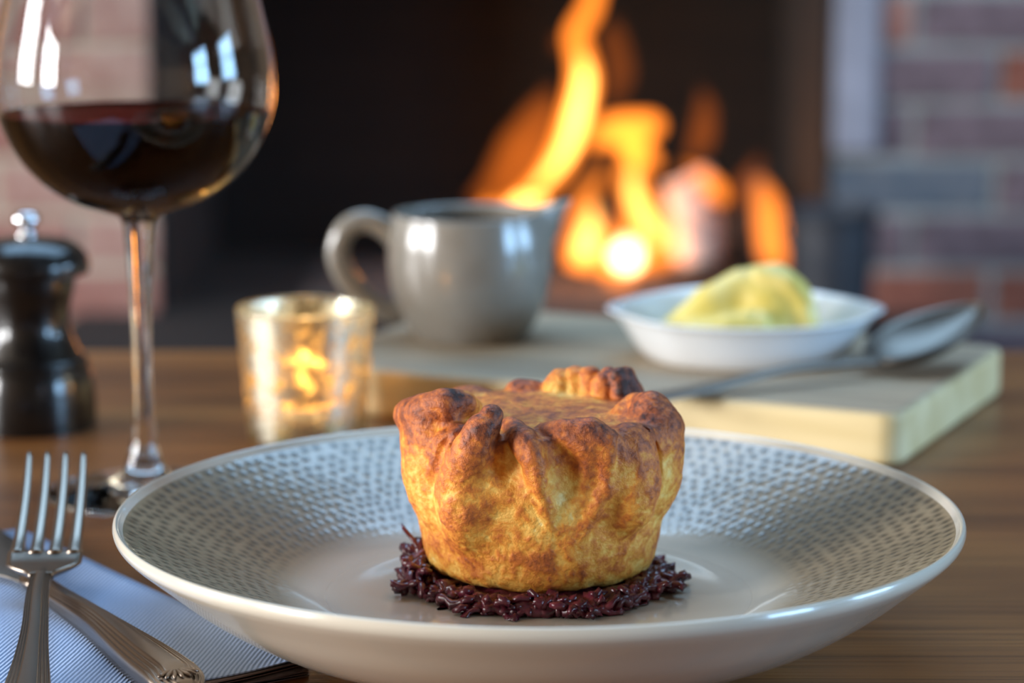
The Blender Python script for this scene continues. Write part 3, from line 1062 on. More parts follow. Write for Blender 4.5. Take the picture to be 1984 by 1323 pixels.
# ------------------------------------------------------------------ wine glass and wine
GX, GY = -13.95, 91.9
def build_glass():
    t = thing('wine_glass', 'tall stemmed balloon wine glass part filled with red wine', 'wine glass', (GX, GY, TT))
    foot_o = [(0, 0.02), (2.0, 0.03), (3.45, 0.0), (3.68, 0.06), (3.72, 0.14), (3.6, 0.22), (2.6, 0.34), (1.5, 0.52), (1.0, 0.80), (0.74, 1.2)]
    stem_o = [(0.74, 1.2), (0.52, 1.9), (0.40, 2.9), (0.36, 4.4), (0.36, 6.2), (0.42, 8.0), (0.53, 9.6), (0.60, 10.4), (0.74, 10.68)]
    bowl_o = [(0.74, 10.68), (1.30, 10.86), (2.4, 11.25), (3.5, 11.95), (4.4, 13.0), (5.0, 14.3), (5.2, 15.4), (5.12, 16.7), (4.82, 18.2), (4.42, 19.8), (4.02, 21.4), (3.8, 22.3)]
    rim = [(3.8, 22.3), (3.76, 22.36), (3.70, 22.32)]
    inner = [(3.70, 22.3), (3.93, 21.4), (4.32, 19.8), (4.71, 18.2), (5.01, 16.7), (5.08, 15.4), (4.88, 14.3), (4.28, 13.05), (3.4, 12.08), (2.3, 11.42), (1.1, 11.08), (0.0, 11.0)]
    for nm, pts in (('foot', catmull(foot_o, 6)), ('stem', catmull(stem_o, 6)),
                    ('bowl', np.vstack([catmull(bowl_o, 8), np.array(rim)[1:2], catmull(inner, 8)]))):
        pts[:, 0] = np.maximum(pts[:, 0], 0)
        v, f = lathe(pts, 96)
        add_mesh(nm, v, f, M_GLASS, t)
    lvl = 14.55
    ip = catmull(inner[::-1], 8)
    ip[:, 0] = np.maximum(ip[:, 0], 0)
    k = ip[:, 1] < lvl
    prof = [(0, ip[0, 1] - 0.03)] + [(r + 0.035, z - 0.01) for r, z in ip[k][1:]]
    rl = np.interp(lvl, ip[:, 1], ip[:, 0]) + 0.035
    prof += [(rl, lvl), (rl - 0.12, lvl - 0.04), (rl - 0.3, lvl - 0.06), (2.0, lvl - 0.06), (0, lvl - 0.06)]
    v, f = lathe(prof, 96)
    o = add_mesh('red_wine', v, f, M_WINE, None, loc=(GX, GY, TT))
    tag(o, 'dark red wine filling the lower half of the balloon glass', 'wine')
build_glass()

# ------------------------------------------------------------------ pepper mill
def build_mill():
    t = thing('pepper_mill', 'small black turned pepper mill with steel knob, left of the wine glass', 'pepper mill', (-20.6, 104.4, TT))
    body = catmull([(0, 0), (2.5, 0.0), (2.68, 0.12), (2.72, 0.5), (2.70, 1.2), (2.62, 2.0), (2.50, 2.5), (2.42, 2.62), (2.46, 2.76), (2.34, 2.95), (2.20, 3.05), (2.0, 3.45), (1.74, 4.1), (1.66, 4.7), (1.76, 5.4), (1.92, 6.0), (1.98, 6.5), (1.9, 6.62), (0, 6.62)], 5)
    body[:, 0] = np.maximum(body[:, 0], 0)
    v, f = lathe(body, 72)
    add_mesh('body', v, f, M_MILL, t)
    cap = catmull([(0, 6.66), (2.3, 6.66), (2.54, 6.76), (2.60, 7.0), (2.52, 7.35), (2.15, 7.8), (1.5, 8.12), (0.8, 8.22), (0, 8.25)], 6)
    cap[:, 0] = np.maximum(cap[:, 0], 0)
    v, f = lathe(cap, 72)
    cap_o = add_mesh('cap', v, f, M_MILL, t)
    kn = catmull([(0, 8.2), (0.42, 8.22), (0.42, 8.36), (0.28, 8.5), (0.34, 8.66), (0.55, 8.85), (0.56, 9.05), (0.40, 9.25), (0, 9.32)], 6)
    kn[:, 0] = np.maximum(kn[:, 0], 0)
    v, f = lathe(kn, 48)
    o = add_mesh('knob', v, f, M_CHROME, cap_o)
    o['label'] = 'polished steel knob'
build_mill()

# ------------------------------------------------------------------ votive and tealight
VX, VY = -8.62, 102.0
def build_votive():
    t = thing('candle_holder', 'mottled gold mercury glass votive holder glowing from its candle', 'candle holder', (VX, VY, TT))
    outer = [(0, 0), (2.3, 0), (2.42, 0.08), (2.46, 0.3), (2.62, 2.2), (2.78, 4.2), (2.88, 5.5)]
    inner = [(2.74, 5.5), (2.64, 4.2), (2.48, 2.2), (2.34, 0.7), (2.2, 0.55), (0, 0.55)]
    v, f = lathe(outer, 96)
    add_mesh('cup', v, f, M_MERC, t)
    v, f = lathe([(2.885, 5.5), (2.89, 5.56), (2.81, 5.62), (2.73, 5.56), (2.74, 5.5)], 96)
    add_mesh('rim', v, f, M_GLASS, t)
    c = thing('tealight', 'small lit tealight inside the mercury glass holder', 'candle', (VX, VY, TT + 0.06))
    v, f = lathe([(0, 0), (1.85, 0), (1.88, 0.05), (1.9, 1.5), (1.86, 1.5), (1.84, 0.1), (0, 0.08)], 48)
    add_mesh('tin', v, f, M_TIN, c)
    v, f = lathe([(0, 0.1), (1.82, 0.1), (1.82, 1.3), (1.6, 1.32), (0.4, 1.25), (0, 1.25)], 48)
    wax = add_mesh('wax', v, f, M_WAX, c)
    v, f = tube([(0, 0, 1.2), (0.03, 0, 1.45), (0.06, 0, 1.65)], 0.05, 8)
    add_mesh('wick', v, f, M_WICK, wax)
    fl = catmull([(0, 1.5), (0.18, 1.62), (0.25, 1.85), (0.2, 2.2), (0.1, 2.5), (0, 2.75)], 6)
    fl[:, 0] = np.maximum(fl[:, 0], 0)
    v, f = lathe(fl, 24)
    o = add_mesh('flame', v, f, M_CFLAME, c)
    l = bpy.data.lights.new('tealight_glow', 'POINT')
    l.energy = 0.06
    l.color = (1.0, 0.55, 0.18)
    l.shadow_soft_size = 0.004
    lo = bpy.data.objects.new('tealight_glow', l)
    COL.objects.link(lo)
    lo.parent = c
    lo.location = Vector((0, 0, 2.6)) * CM
build_votive()

# ------------------------------------------------------------------ chopping board
BA = np.array([15.39, 96.21]); BU = np.array([-0.9075, 0.42]); BV = np.array([0.42, 0.9075])
def build_board():
    ln, wd, th = 28.0, 17.2, 2.2
    c = BA + BU * ln / 2 + BV * wd / 2
    bm = box_bm((ln, wd, th), 0.0)
    ve = [e for e in bm.edges if abs((e.verts[0].co - e.verts[1].co).normalized().z) > 0.9]
    bmesh.ops.bevel(bm, geom=ve, offset=1.0, segments=6, profile=0.5, affect='EDGES')
    he = [e for e in bm.edges if abs(e.verts[0].co.z - e.verts[1].co.z) < 1e-6 and len(e.link_faces) == 2 and abs(e.link_faces[0].normal.z - e.link_faces[1].normal.z) > 0.5]
    bmesh.ops.bevel(bm, geom=he, offset=0.3, segments=3, profile=0.5, affect='EDGES')
    me = bm_mesh('chopping_board', bm, M_BOARD)
    o = link('chopping_board', me, None, (c[0], c[1], TT + th / 2))
    o.rotation_euler = (0, 0, math.atan2(BU[1], BU[0]))
    tag(o, 'thick pale wooden chopping board carrying the jug, dish and spoon', 'board')
build_board()
BZ = TT + 2.2

# ------------------------------------------------------------------ jug
def build_jug():
    t = thing('milk_jug', 'small taupe glazed pouring jug with looped handle, on the board', 'jug', (-1.95, 114.1, BZ))
    outer = catmull([(0, 0.08), (2.3, 0.08), (2.55, 0.0), (2.72, 0.12), (3.2, 1.0), (3.62, 2.1), (3.80, 3.3), (3.78, 4.4), (3.66, 5.3), (3.62, 5.75)], 6)
    lip = [(3.58, 5.84), (3.48, 5.85), (3.40, 5.76)]
    inner = catmull([(3.40, 5.7), (3.44, 5.2), (3.54, 4.3), (3.55, 3.3), (3.35, 2.1), (2.9, 1.1), (2.4, 0.5), (0, 0.4)], 6)
    pr = np.vstack([outer, lip, inner])
    pr[:, 0] = np.maximum(pr[:, 0], 0)
    v, f = lathe(pr, 96)
    # spout: pull the rim out and up towards +x
    a = np.arctan2(v[:, 1], v[:, 0])
    up = np.clip((v[:, 2] - 3.6) / 2.2, 0, 1) ** 2
    w = np.exp(-(a / 0.30) ** 2) * up
    v[:, 0] += 1.15 * w
    v[:, 1] *= 1 - 0.35 * np.exp(-(a / 0.5) ** 2) * up * (1 - np.exp(-(a / 0.2) ** 2))
    v[:, 2] += 0.42 * w + 0.22 * np.exp(-(a / 0.8) ** 2) * up
    add_mesh('body', v, f, M_JUG, t)
    p = catmull([(-3.3, 0, 4.45), (-4.0, 0, 5.15), (-4.9, 0, 5.45), (-5.75, 0, 5.05), (-6.15, 0, 4.0), (-5.85, 0, 2.9), (-5.1, 0, 2.0), (-4.2, 0, 1.35), (-3.2, 0, 1.05)], 6)
    v, f = tube(p, 0.40, 14, True, 1.35)
    add_mesh('handle', v, f, M_JUG, t)
    v, f = lathe([(3.5, 4.7), (2.0, 4.7), (0, 4.7)], 64)
    v, f = lathe([(0, 4.2), (3.0, 4.2), (3.52, 4.35), (3.5, 4.7), (2.0, 4.7), (0, 4.7)], 64)
    o = add_mesh('gravy', v, f, M_GRAVY, None, loc=(-1.95, 114.1, BZ))
    tag(o, 'dark gravy filling the taupe jug', 'gravy')
build_jug()

# ------------------------------------------------------------------ oval dish and mash
DX, DY = 10.35, 108.5
def build_dish():
    seg = 128
    th = np.linspace(0, 2 * PI, seg, endpoint=False)
    # (fraction outwards 0 base .. 1 rim, z) for outside then inside
    prof = catmull([(0.0, 0.02), (0.66, 0.02), (0.71, 0.0), (0.755, 0.08), (0.81, 0.4), (0.87, 1.0), (0.92, 1.5), (0.965, 1.82), (1.0, 1.92), (1.005, 1.99), (0.985, 2.04), (0.95, 1.98), (0.895, 1.62), (0.84, 1.1), (0.775, 0.55), (0.70, 0.32), (0.5, 0.27), (0.0, 0.26)], 5)
    c, s = np.cos(th), np.sin(th)
    pt = np.abs(c) ** 14
    ax, ay = 5.75, 4.2
    V, F = [], []
    for k, (fr, z) in enumerate(prof):
        fr = max(fr, 0.0)
        u = np.clip((fr - 0.7) / 0.3, 0, 1) ** 1.5
        x = fr * (ax * c * (1 + 0.07 * pt * u) + 0 * s)
        y = fr * np.where(s > 0, 5.0, ay) * s * (1 - 0.10 * pt * u)
        zz = z + 0.30 * u * np.abs(c) ** 5 + 0.55 * u * np.clip(s, 0, 1) ** 1.5
        V.extend(zip(x, y, zz))
    n = len(prof)
    for i in range(n - 1):
        for j in range(seg):
            j2 = (j + 1) % seg
            F.append((i * seg + j, i * seg + j2, (i + 1) * seg + j2, (i + 1) * seg + j))
    o = add_mesh('oval_dish', V, F, M_DISH, None, loc=(DX, DY, BZ))
    tag(o, 'white oval porcelain dish with pointed ends, holding mashed potato', 'dish')
    # mash
    h = 0.1
    X, Y, Z = grid3((-4.6, -3.4, 0.0), (4.4, 3.4, 4.9), h)
    D = sd_ell(X, Y, Z, (-0.3, 0.1, 1.0), (3.6, 2.75, 1.6))
    D = smin(D, sd_ell(X, Y, Z, (1.2, 0.2, 2.0), (1.95, 2.0, 2.1)), 0.4)
    D = smin(D, sd_chain(X, Y, Z, [(-2.9, -0.7, 1.3, .75), (-1.6, -0.4, 2.5, .85), (-0.1, 0.0, 3.2, .85), (1.2, 0.2, 3.45, .75)]), 0.5)
    D = smin(D, sd_chain(X, Y, Z, [(0.6, -0.6, 3.75, .38), (1.7, -1.0, 3.5, .50), (2.4, -1.2, 2.6, .55), (2.6, -1.3, 1.4, .6)]), 0.16)
    D = smin(D, sd_chain(X, Y, Z, [(-2.4, -1.9, 1.5, .5), (-1.0, -2.2, 2.0, .5), (0.4, -2.2, 2.1, .45)]), 0.2)
    D = smax(D, -sd_chain(X, Y, Z, [(1.35, -1.75, 4.0, .30), (0.75, -2.1, 3.2, .34), (0.2, -2.6, 2.4, .2)]), 0.16)
    D = smax(D, -sd_chain(X, Y, Z, [(-2.3, -2.2, 2.5, .45), (-0.6, -2.4, 2.8, .4)]), 0.3)
    fr = np.sqrt((X / 4.55) ** 2 + (Y / 3.3) ** 2)
    D = smax(D, 0.36 - Z + 1.2 * np.clip(fr - 0.72, 0, 1) * 2.2, 0.1)
    v, q = surface_nets(D.astype(np.float32), (-4.6, -3.4, 0.0), h)
    v[:, 2] += (fbm(v, 77, 1.3, 3) - 0.5) * 0.18 * (v[:, 2] > 1.2)
    o = add_mesh('mashed_potato', v, q, M_MASH, None, loc=(DX, DY, BZ))
    tag(o, 'yellow mound of buttery mashed potato in the white dish', 'mashed potato')
build_dish()

# ------------------------------------------------------------------ strap sweep for cutlery
def strap(path, width, thick, groove=None, nu=21, rim=0.35, crown=0.3):
    """swept bar; width(s), thick(s) with s in 0..1; groove(u)-> relief height (cm); crowned top"""
    P = np.asarray(path, float)
    n = len(P)
    d = np.concatenate([[0], np.cumsum(np.linalg.norm(np.diff(P, axis=0), axis=1))])
    S = d / d[-1]
    T = np.gradient(P, axis=0)
    T /= np.linalg.norm(T, axis=1)[:, None]
    U = np.linspace(-1, 1, nu)
    V = []
    for i in range(n):
        sd = np.cross(T[i], (0, 0, 1.0)); sd /= np.linalg.norm(sd)
        up = np.cross(sd, T[i])
        w, t = width(S[i]) / 2, thick(S[i])
        for u in U:
            hgt = t * (1 - crown * u * u) + (groove(u, S[i]) if groove else 0)
            if abs(u) > 0.999:
                hgt = t * 0.45
            V.append(P[i] + sd * w * u + up * hgt)
        for u in U[::-1]:
            e = t * 0.25 if abs(u) > 0.999 else 0.0
            V.append(P[i] + sd * w * u * (0.94 if abs(u) > 0.999 else 0.94) + up * e)
    m = 2 * nu
    F = []
    for i in range(n - 1):
        for k in range(m):
            k2 = (k + 1) % m
            F.append((i * m + k, (i + 1) * m + k, (i + 1) * m + k2, i * m + k2))
    for i in (0, n - 1):
        for k in range(nu - 1):
            q = (i * m + k, i * m + k + 1, i * m + m - 2 - k, i * m + m - 1 - k)
            F.append(q if i == 0 else q[::-1])
    return np.array(V), F

def smooth01(x):
    x = min(max(x, 0.0), 1.0)
    return x * x * (3 - 2 * x)

def thread(u, s):
    a = abs(u)
    g = 0.0
    for c in (0.50, 0.68, 0.86):
        g -= 0.07 * math.exp(-((a - c) / 0.06) ** 2)
    return g

# ------------------------------------------------------------------ napkin
def build_napkin():
    c0 = np.array([-17.2, 84.7]); c1 = np.array([-5.96, 69.39])
    ed = (c1 - c0); Ln = np.linalg.norm(ed); ed /= Ln
    ea = np.array([ed[1], -ed[0]])
    if ea[0] > 0: ea = -ea
    t = thing('napkin', 'folded pale blue-grey twilled napkin under the fork and knife', 'napkin', (c0[0], c0[1], TT), math.atan2(ed[1], ed[0]))
    W2 = 17.5
    # local frame: x along ed, y across (negative y = ea side?)
    sgn = 1 if (np.array([-ed[1], ed[0]]) @ ea) > 0 else -1
    def sheet(name, z, th, x0, x1, w, mat, seed, bend):
        nx, ny = 60, 50
        xs = np.linspace(x0, x1, nx); ys = np.linspace(0.02 * seed, w, ny)
        V = []
        r = np.random.default_rng(seed)
        ph = r.uniform(0, 6, 4)
        for top in (1, 0):
            for x in xs:
                for y in ys:
                    ex = 0.10 * math.sin(y * 1.1 + ph[0]) * (x > (x0 + x1) / 2)
                    zz = z + top * th + 0.02 * math.sin(x * 0.7 + ph[1]) * math.sin(y * 0.6 + ph[2])
                    edge = min(x - x0, x1 - x, y, w - y)
                    if top:
                        zz -= bend * th * max(0, 1 - edge / 0.25) ** 2
                    V.append((x + ex * (1 if abs(x - x1) < 0.5 else 0), sgn * y, zz))
        F = []
        o = nx * ny
        for i in range(nx - 1):
            for j in range(ny - 1):
                a, b, c, d = i * ny + j, (i + 1) * ny + j, (i + 1) * ny + j + 1, i * ny + j + 1
                F.append((a, b, c, d)); F.append((o + d, o + c, o + b, o + a))
        for i in range(nx - 1):
            for j in (0, ny - 1):
                a, b = i * ny + j, (i + 1) * ny + j
                F.append((a, o + a, o + b, b))
        for j in range(ny - 1):
            for i in (0, nx - 1):
                a, b = i * ny + j, i * ny + j + 1
                F.append((b, o + b, o + a, a))
        add_mesh(name, V, F, mat, t)
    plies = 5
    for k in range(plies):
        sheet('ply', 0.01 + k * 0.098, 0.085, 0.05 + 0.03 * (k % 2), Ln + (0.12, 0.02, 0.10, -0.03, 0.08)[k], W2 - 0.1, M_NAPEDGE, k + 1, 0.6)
    sheet('top_sheet', 0.505, 0.07, 0, Ln - 0.03, W2, M_NAP, 9, 0.5)
build_napkin()
NZ = TT + 0.60

# ------------------------------------------------------------------ table knife (below the fork)
def build_knife():
    t = thing('table_knife', 'silver table knife with thick patterned handle lying under the fork', 'knife', (0, 0, 0))
    a = np.array([-15.0, 76.1]); b = np.array([-8.9, 65.0])
    d = (b - a) / np.linalg.norm(b - a)
    L0 = np.linalg.norm(b - a)
    # handle, bolster to end
    n = 60
    path = [np.array([*(a + d * L0 * s), NZ + 0.04]) for s in np.linspace(0, 1, n)]
    wd = lambda s: 0.72 + 0.2 * s + 0.65 * smooth01((s - 0.35) / 0.5) - 0.9 * smooth01((s - 0.95) / 0.08)
    tk = lambda s: 0.55 + 0.30 * smooth01(s / 0.5) - 0.25 * smooth01((s - 0.9) / 0.1)
    v, f = strap(path, wd, tk, thread, 61, crown=0.25)
    handle = add_mesh('handle', v, f, M_STEEL, t)
    # little embossed shell at the handle end
    c = a + d * (L0 - 0.9)
    vs, fs = [], []
    for k in range(7):
        an = (k - 3) * 0.34
        dd = np.array([d[0] * math.cos(an) - d[1] * math.sin(an), d[0] * math.sin(an) + d[1] * math.cos(an)])
        p = [np.array([*(c + dd * q), NZ + 0.76 - 0.10 * q]) for q in (0.0, 0.25, 0.5, 0.7)]
        vv, ff = tube(p, [0.03, 0.06, 0.08, 0.03], 8)
        fs += [tuple(len(vs) + i for i in q) for q in ff]
        vs += [tuple(x) for x in vv]
    add_mesh('embossed_shell', vs, fs, M_STEEL, handle)
    # bolster
    path = [np.array([*(a - d * s), NZ + 0.1]) for s in np.linspace(-0.1, 0.9, 10)]
    v, f = strap(path, lambda s: 0.85 + 0.15 * math.sin(s * PI), lambda s: 0.50 - 0.15 * s, None, 15, crown=0.5)
    add_mesh('bolster', v, f, M_STEEL, t)
    # blade
    Lb = 11.0
    path = [np.array([*(a - d * (0.8 + Lb * s)), NZ + 0.12]) for s in np.linspace(0, 1, 40)]
    wb = lambda s: 0.9 + 1.35 * smooth01(s / 0.22) - 1.9 * smooth01((s - 0.86) / 0.16)
    v, f = strap(path, wb, lambda s: 0.22 - 0.1 * s, None, 15, crown=0.7)
    add_mesh('blade', v, f, M_SPOON, t)
    rebase(t, (a[0], a[1], NZ))
build_knife()

# ------------------------------------------------------------------ fork
def build_fork():
    t = thing('dinner_fork', 'silver four-tined dinner fork resting across the knife on the napkin', 'fork', (0, 0, 0))
    # centre line from handle end to neck (z above floor)
    cl = catmull([(-12.75, 58.6, TT + 0.70), (-13.0, 61.5, TT + 0.66), (-13.3, 65.0, TT + 0.74), (-13.9, 69.5, TT + 1.12), (-14.35, 72.4, TT + 1.40), (-14.58, 74.3, TT + 1.56)], 14)
    wd = lambda s: 0.78 + 1.35 * (1 - smooth01(s / 0.78)) - 1.6 * smooth01((0.05 - s) / 0.06) - 0.12 * smooth01((s - 0.7) / 0.3)
    tk = lambda s: 0.26 + 0.06 * smooth01((s - 0.6) / 0.4)
    v, f = strap(cl, wd, tk, thread, 61, crown=0.35)
    add_mesh('handle', v, f, M_STEEL, t)
    # palm: widening concave plate from the neck to the tine roots
    hp = catmull([(-14.56, 74.1, TT + 1.56), (-14.62, 74.7, TT + 1.58), (-14.70, 75.4, TT + 1.64), (-14.78, 76.2, TT + 1.84)], 8)
    wp = lambda s: 0.80 + 1.55 * smooth01(s / 0.62)
    v, f = strap(hp, wp, lambda s: 0.26 - 0.04 * s, lambda u, s: -0.10 * s * (1 - u * u), 21, crown=0.15)
    add_mesh('palm', v, f, M_STEEL, t)
    # four tines rising and curling
    for k in range(4):
        o = (k - 1.5)
        x0, x1 = o * 0.60, o * 0.60
        p = catmull([(-14.76 + x0, 76.0 + 0.02 * o, TT + 1.86), (-14.84 + x0, 77.0, TT + 2.20), (-15.0 + x1, 78.9, TT + 3.05), (-15.17 + x1, 80.45, TT + 3.84), (-15.24 + x1, 80.95, TT + 4.10)], 8)
        n = len(p)
        rad = np.interp(np.linspace(0, 1, n), [0, 0.25, 0.85, 1.0], [0.24, 0.19, 0.12, 0.05])
        v, f = tube(p, rad, 12, True, 0.7)
        add_mesh('tine', v, f, M_STEEL, t)
    rebase(t, (-13.2, 64.0, NZ))
build_fork()

# ------------------------------------------------------------------ serving spoon
def build_spoon():
    t = thing('serving_spoon', 'large dull steel serving spoon lying on the board before the dish', 'spoon', (0, 0, 0))
    a = np.array([5.3, 98.5]); b = np.array([15.6, 104.3])
    d = (b - a) / np.linalg.norm(b - a)
    L0 = np.linalg.norm(b - a)
    hp = catmull([(*a, BZ + 0.04), (*(a + d * 3), BZ + 0.22), (*(a + d * 7), BZ + 0.62), (*(a + d * 10), BZ + 0.62), (*(a + d * L0), BZ + 0.55)], 12)
    wd = lambda s: 0.75 + 0.95 * (1 - smooth01(s / 0.55)) - 1.0 * smooth01((0.05 - s) / 0.06)
    v, f = strap(hp, wd, lambda s: 0.22 + 0.1 * s, None, 15, crown=0.4)
    add_mesh('handle', v, f, M_SPOON, t)
    # bowl: egg shaped shell, face up, tip raised
    d3 = np.array([d[0] * 0.95, d[1] * 0.95 + 0.10, 0.30]); d3 /= np.linalg.norm(d3)
    sd = np.cross(d3, (0, 0, 1)); sd /= np.linalg.norm(sd)
    up = np.cross(sd, d3)
    root = np.array([*(a + d * (L0 - 0.15)), BZ + 0.62])
    LB, WB = 6.6, 2.15
    nu, nv = 40, 24
    def P(u, vv, off):
        # u along 0..1, vv across -1..1
        w = WB * (math.sin(PI * min(u ** 0.85, 1.0)) ** 0.62) + 0.02
        dep = 1.05 * (math.sin(PI * u ** 0.9) ** 0.7)
        hgt = -dep * (1 - vv * vv) + 0.10 * math.sin(PI * u)
        return root + d3 * (LB * u) + sd * (w * vv) + up * (hgt + off)
    V, F = [], []
    for off in (0.0, 0.14):
        for i in range(nu + 1):
            for j in range(nv + 1):
                V.append(P(i / nu, -1 + 2 * j / nv, off))
    o = (nu + 1) * (nv + 1)
    W = nv + 1
    for i in range(nu):
        for j in range(nv):
            q = (i * W + j, (i + 1) * W + j, (i + 1) * W + j + 1, i * W + j + 1)
            F.append(q[::-1]); F.append(tuple(o + k for k in q))
    for i in range(nu):
        for j in (0, nv):
            p, q = i * W + j, (i + 1) * W + j
            F.append((p, q, o + q, o + p))
    V = np.array(V)
    lowest = V[:, 2].min()
    V[:, 2] += max(0, BZ + 0.01 - lowest)
    add_mesh('bowl', V, F, M_SPOON, t)
    rebase(t, (a[0], a[1], BZ))
build_spoon()

# ------------------------------------------------------------------ fire: logs, ash, flames, bucket
def log(name, p0, p1, r, mat, label, seed):
    p0, p1 = np.array(p0, float), np.array(p1, float)
    n = 14
    rr = np.random.default_rng(seed)
    P = np.array([p0 + (p1 - p0) * s for s in np.linspace(0, 1, n)])
    P[1:-1] += rr.normal(0, r * 0.06, (n - 2, 3))
    rad = r * (1 + rr.normal(0, 0.06, n))
    v, f = tube(P, rad, 18)
    v = v + (fbm(v, seed, 0.5, 3)[:, None] - 0.5) * r * 0.35
    o = add_mesh(name, v, f, mat, None, smooth=True)
    return tag(o, label, 'log', 'logs on the hearth')
log('firewood_log', (-8, 370, HZ + 5.2), (16, 376, HZ + 5.4), 4.2, M_LOG, 'charred log lying across the hearth under the tall flame', 1)
log('firewood_log', (19, 378, HZ + 5.2), (42, 370, HZ + 5.2), 4.0, M_LOG, 'charred log at the back right of the fire', 2)
log('firewood_log', (8, 363, HZ + 3.6), (23, 364, HZ + 3.8), 2.6, M_LOG, 'thin dark log at the front of the fire', 3)
log('firewood_log', (27.4, 358, HZ + 3.6), (25.4, 361, HZ + 15.5), 3.4, M_ASHLOG, 'pale ash-white log standing upright in the fire', 4)
log('firewood_log', (37.5, 358, HZ + 3.0), (36.5, 362, HZ + 16.0), 2.0, M_LOG, 'slim charred log leaning upright beside the iron bucket', 5)

def build_ash():
    r = np.random.default_rng(9)
    xs = np.linspace(-30, 42, 60); ys = np.linspace(332, 385, 44)
    X, Y = np.meshgrid(xs, ys, indexing='ij')
    P = np.stack([X.ravel(), Y.ravel(), 0 * X.ravel()], 1)
    ed = np.minimum(np.minimum(X + 30, 42 - X) / 8, np.minimum(Y - 332, 385 - Y) / 8).clip(0, 1)
    Zt = HZ + 0.02 + ed * (0.5 + 1.2 * (fbm(P, 3, 0.18, 4) - 0.3).reshape(X.shape))
    V = np.stack([X, Y, Zt], -1).reshape(-1, 3)
    F = []
    for i in range(59):
        for j in range(43):
            F.append((i * 44 + j, (i + 1) * 44 + j, (i + 1) * 44 + j + 1, i * 44 + j + 1))
    o = add_mesh('ash_bed', V, F, M_ASH)
    tag(o, 'grey bed of ash and cinders under the fire', 'ash', kind='stuff')
build_ash()

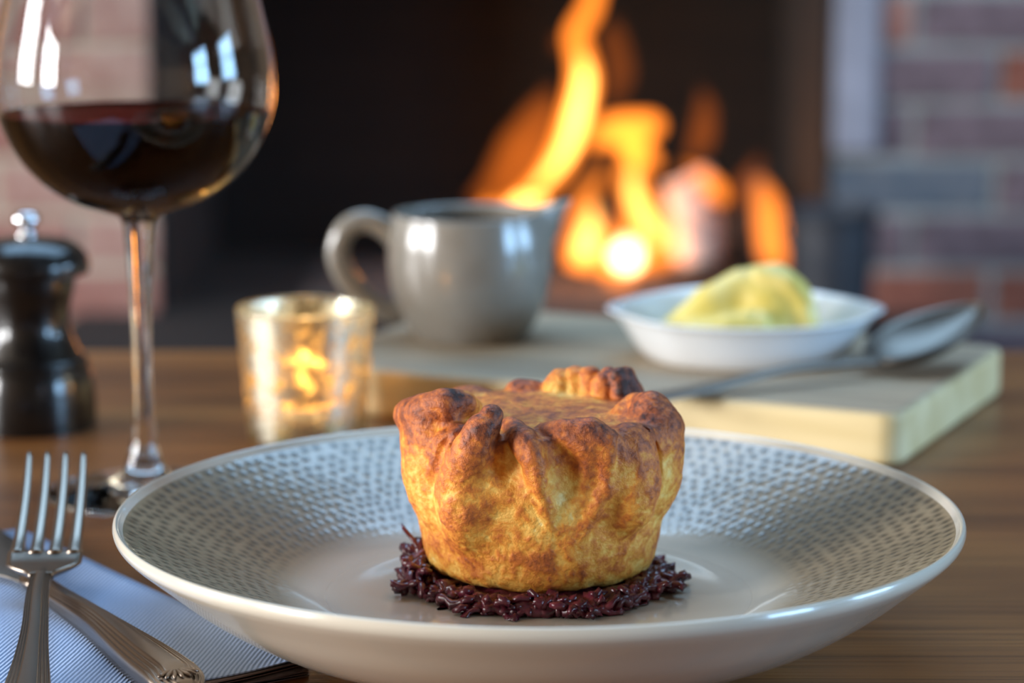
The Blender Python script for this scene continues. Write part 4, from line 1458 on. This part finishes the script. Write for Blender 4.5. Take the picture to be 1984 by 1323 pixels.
def build_fire():
    t = thing('fire', 'orange flames leaping from the logs in the fireplace', 'fire', (15, 356, HZ))
    def flame(pts, mat):
        p = np.array(pts, float)
        p[:, 3] *= 1.18
        c = catmull(p[:, :3], 6)
        n = len(c)
        rad = np.interp(np.linspace(0, len(p) - 1, n), np.arange(len(p)), p[:, 3])
        v, f = tube(c - np.array([15, 356, HZ]), rad, 16, True, 0.8)
        add_mesh('flame', v, f, mat, t)
    FB, FD, FC = M_FLAME, M_FLAMED, M_FLAMEC
    # tall leaning tongue
    flame([(-4.5, 356, 53.2, .6), (0.5, 356, 54.4, 1.6), (4.0, 356, 57.0, 1.9), (7.0, 356, 61.0, 2.4), (8.9, 356, 66.2, 2.5), (10.2, 356, 72.0, 2.4), (9.6, 356, 76.2, 1.9), (9.2, 356, 79.0, 1.8), (11.2, 356, 82.5, 1.7), (11.8, 356, 86.5, 1.5), (11.0, 356, 91.0, .3)], FB)
    flame([(3.0, 357, 56.0, .5), (7.4, 357, 61.5, 1.2), (9.4, 357, 67.0, 1.5), (10.4, 357, 72.5, 1.2), (9.8, 357, 76.0, .3)], FC)
    flame([(8.6, 355, 77.0, .8), (7.0, 355, 77.6, 1.5), (6.6, 355, 79.0, .4)], FD)
    flame([(12.4, 358, 84.0, .8), (13.8, 358, 88.0, 1.3), (13.2, 358, 93.0, .5)], FD)
    flame([(14.2, 358, 68.0, .9), (15.6, 358, 73.0, 1.8), (14.6, 358, 78.5, 1.6), (15.2, 358, 81.0, .3)], FD)
    # right hand curl
    flame([(11.0, 355, 63.0, 1.0), (14.0, 355, 64.8, 2.6), (17.5, 355, 65.2, 2.8), (20.2, 355, 65.6, 2.2), (21.6, 355, 65.0, .8)], FB)
    flame([(15.5, 354, 64.0, 1.4), (18.2, 354, 61.8, 2.6), (20.3, 354, 60.6, 1.3), (20.9, 354, 59.6, .4)], FB)
    flame([(17.6, 356, 63.0, 1.0), (17.2, 356, 58.5, 1.9), (18.6, 356, 53.6, 2.2), (21.2, 356, 50.2, 2.3), (23.6, 356, 47.8, 1.6), (24.4, 356, 46.4, .4)], FB)
    flame([(17.4, 356, 60.0, .4), (17.6, 356, 56.0, 1.0), (19.4, 356, 51.8, 1.1), (21.4, 356, 48.8, .9)], FC)
    # low left flicker
    flame([(13.6, 355, 61.5, .3), (12.2, 355, 58.0, 1.0), (10.2, 355, 54.6, 1.4), (10.6, 355, 50.6, 2.2), (9.4, 355, 47.2, 2.3), (8.0, 355, 45.6, .8)], FB)
    flame([(11.8, 355, 55.0, .3), (11.4, 355, 51.0, 1.2), (10.6, 355, 48.0, 1.6), (9.6, 355, 46.6, .5)], FC)
    # white hot heart
    flame([(15.2, 353, 53.0, .5), (15.8, 353, 49.8, 2.4), (16.0, 353, 47.0, 3.0), (15.0, 353, 44.4, 1.9), (14.2, 353, 42.8, .7)], FB)
    flame([(16.2, 352, 50.2, .4), (16.4, 352, 48.4, 1.9), (16.2, 352, 46.4, 2.0), (15.8, 352, 45.0, .5)], M_FLAMEW)
    flame([(8.0, 354, 46.6, 1.2), (12.0, 354, 46.0, 1.7), (20.0, 354, 46.4, 1.7), (23.5, 354, 46.8, 1.0)], FB)
    # small tips behind the jug
    flame([(-4.8, 357, 52.4, .3), (-3.8, 357, 53.6, 1.4), (-3.4, 357, 55.2, .4)], FB)
    flame([(-1.2, 357, 53.2, .5), (1.6, 357, 54.2, 1.6), (4.6, 357, 54.8, .9)], FC)
    # dim glowing veil on the left
    flame([(-6.0, 362, 54.0, 1.2), (-1.0, 362, 57.0, 4.0), (2.0, 362, 61.5, 4.6), (4.5, 362, 67.0, 3.0), (5.5, 362, 71.0, .6)], FD)
    # right: flame over the white log, and the one beside the bucket
    flame([(24.6, 356, 60.2, .4), (27.0, 356, 58.6, 1.3), (29.2, 356, 56.4, 1.8), (30.6, 356, 54.6, .9)], FB)
    flame([(26.0, 362, 60.0, 1.0), (27.8, 362, 63.6, 2.2), (28.2, 362, 68.0, 1.6), (27.4, 362, 71.0, .3)], FD)
    flame([(38.4, 355, 44.6, .8), (38.0, 355, 47.6, 2.2), (37.4, 355, 51.6, 2.2), (36.4, 355, 55.6, 1.6), (35.6, 355, 58.6, .4)], FB)
    flame([(31.0, 360, 54.0, 1.4), (34.5, 360, 57.0, 2.0), (36.0, 360, 61.0, .6)], FD)
    for (x, y, z, p) in ((8, 364, 66, 1.0), (13, 352, 58, 0.3), (34, 366, 60, 0.2)):
        l = bpy.data.lights.new('fire_glow', 'POINT')
        l.energy = p
        l.color = (1.0, 0.36, 0.07)
        l.shadow_soft_size = 0.04
        lo = bpy.data.objects.new('fire_glow', l)
        COL.objects.link(lo)
        lo.parent = t
        lo.location = Vector((x - 15, y - 356, z - HZ)) * CM
build_fire()

def build_bucket():
    t = thing('coal_bucket', 'small dark iron bucket standing on the hearth against the right pier', 'bucket', (40.4, 312, HZ))
    pr = catmull([(0, 0), (4.6, 0.0), (4.9, 0.2), (5.2, 4.0), (5.5, 9.0), (5.75, 15.0), (5.95, 16.8)], 5)
    inn = [(5.75, 16.9), (5.5, 16.6), (5.3, 9.0), (4.8, 0.6), (0, 0.5)]
    pr = np.vstack([pr, inn]); pr[:, 0] = np.maximum(pr[:, 0], 0)
    v, f = lathe(pr, 64)
    add_mesh('body', v, f, M_IRON, t)
    a = np.linspace(0, 2 * PI, 49)
    v, f = tube([(5.95 * math.cos(q), 5.95 * math.sin(q), 16.8) for q in a], 0.45, 10, False)
    add_mesh('rim', v, f, M_IRON, t)
    p = catmull([(-6.0, 0, 15.6), (-6.4, -1.5, 14.2), (-4.8, -5.2, 11.0), (0, -6.6, 9.6), (4.8, -5.2, 11.0), (6.4, -1.5, 14.2), (6.0, 0, 15.6)], 8)
    v, f = tube(p, 0.22, 8)
    add_mesh('handle', v, f, M_IRON, t)
build_bucket()
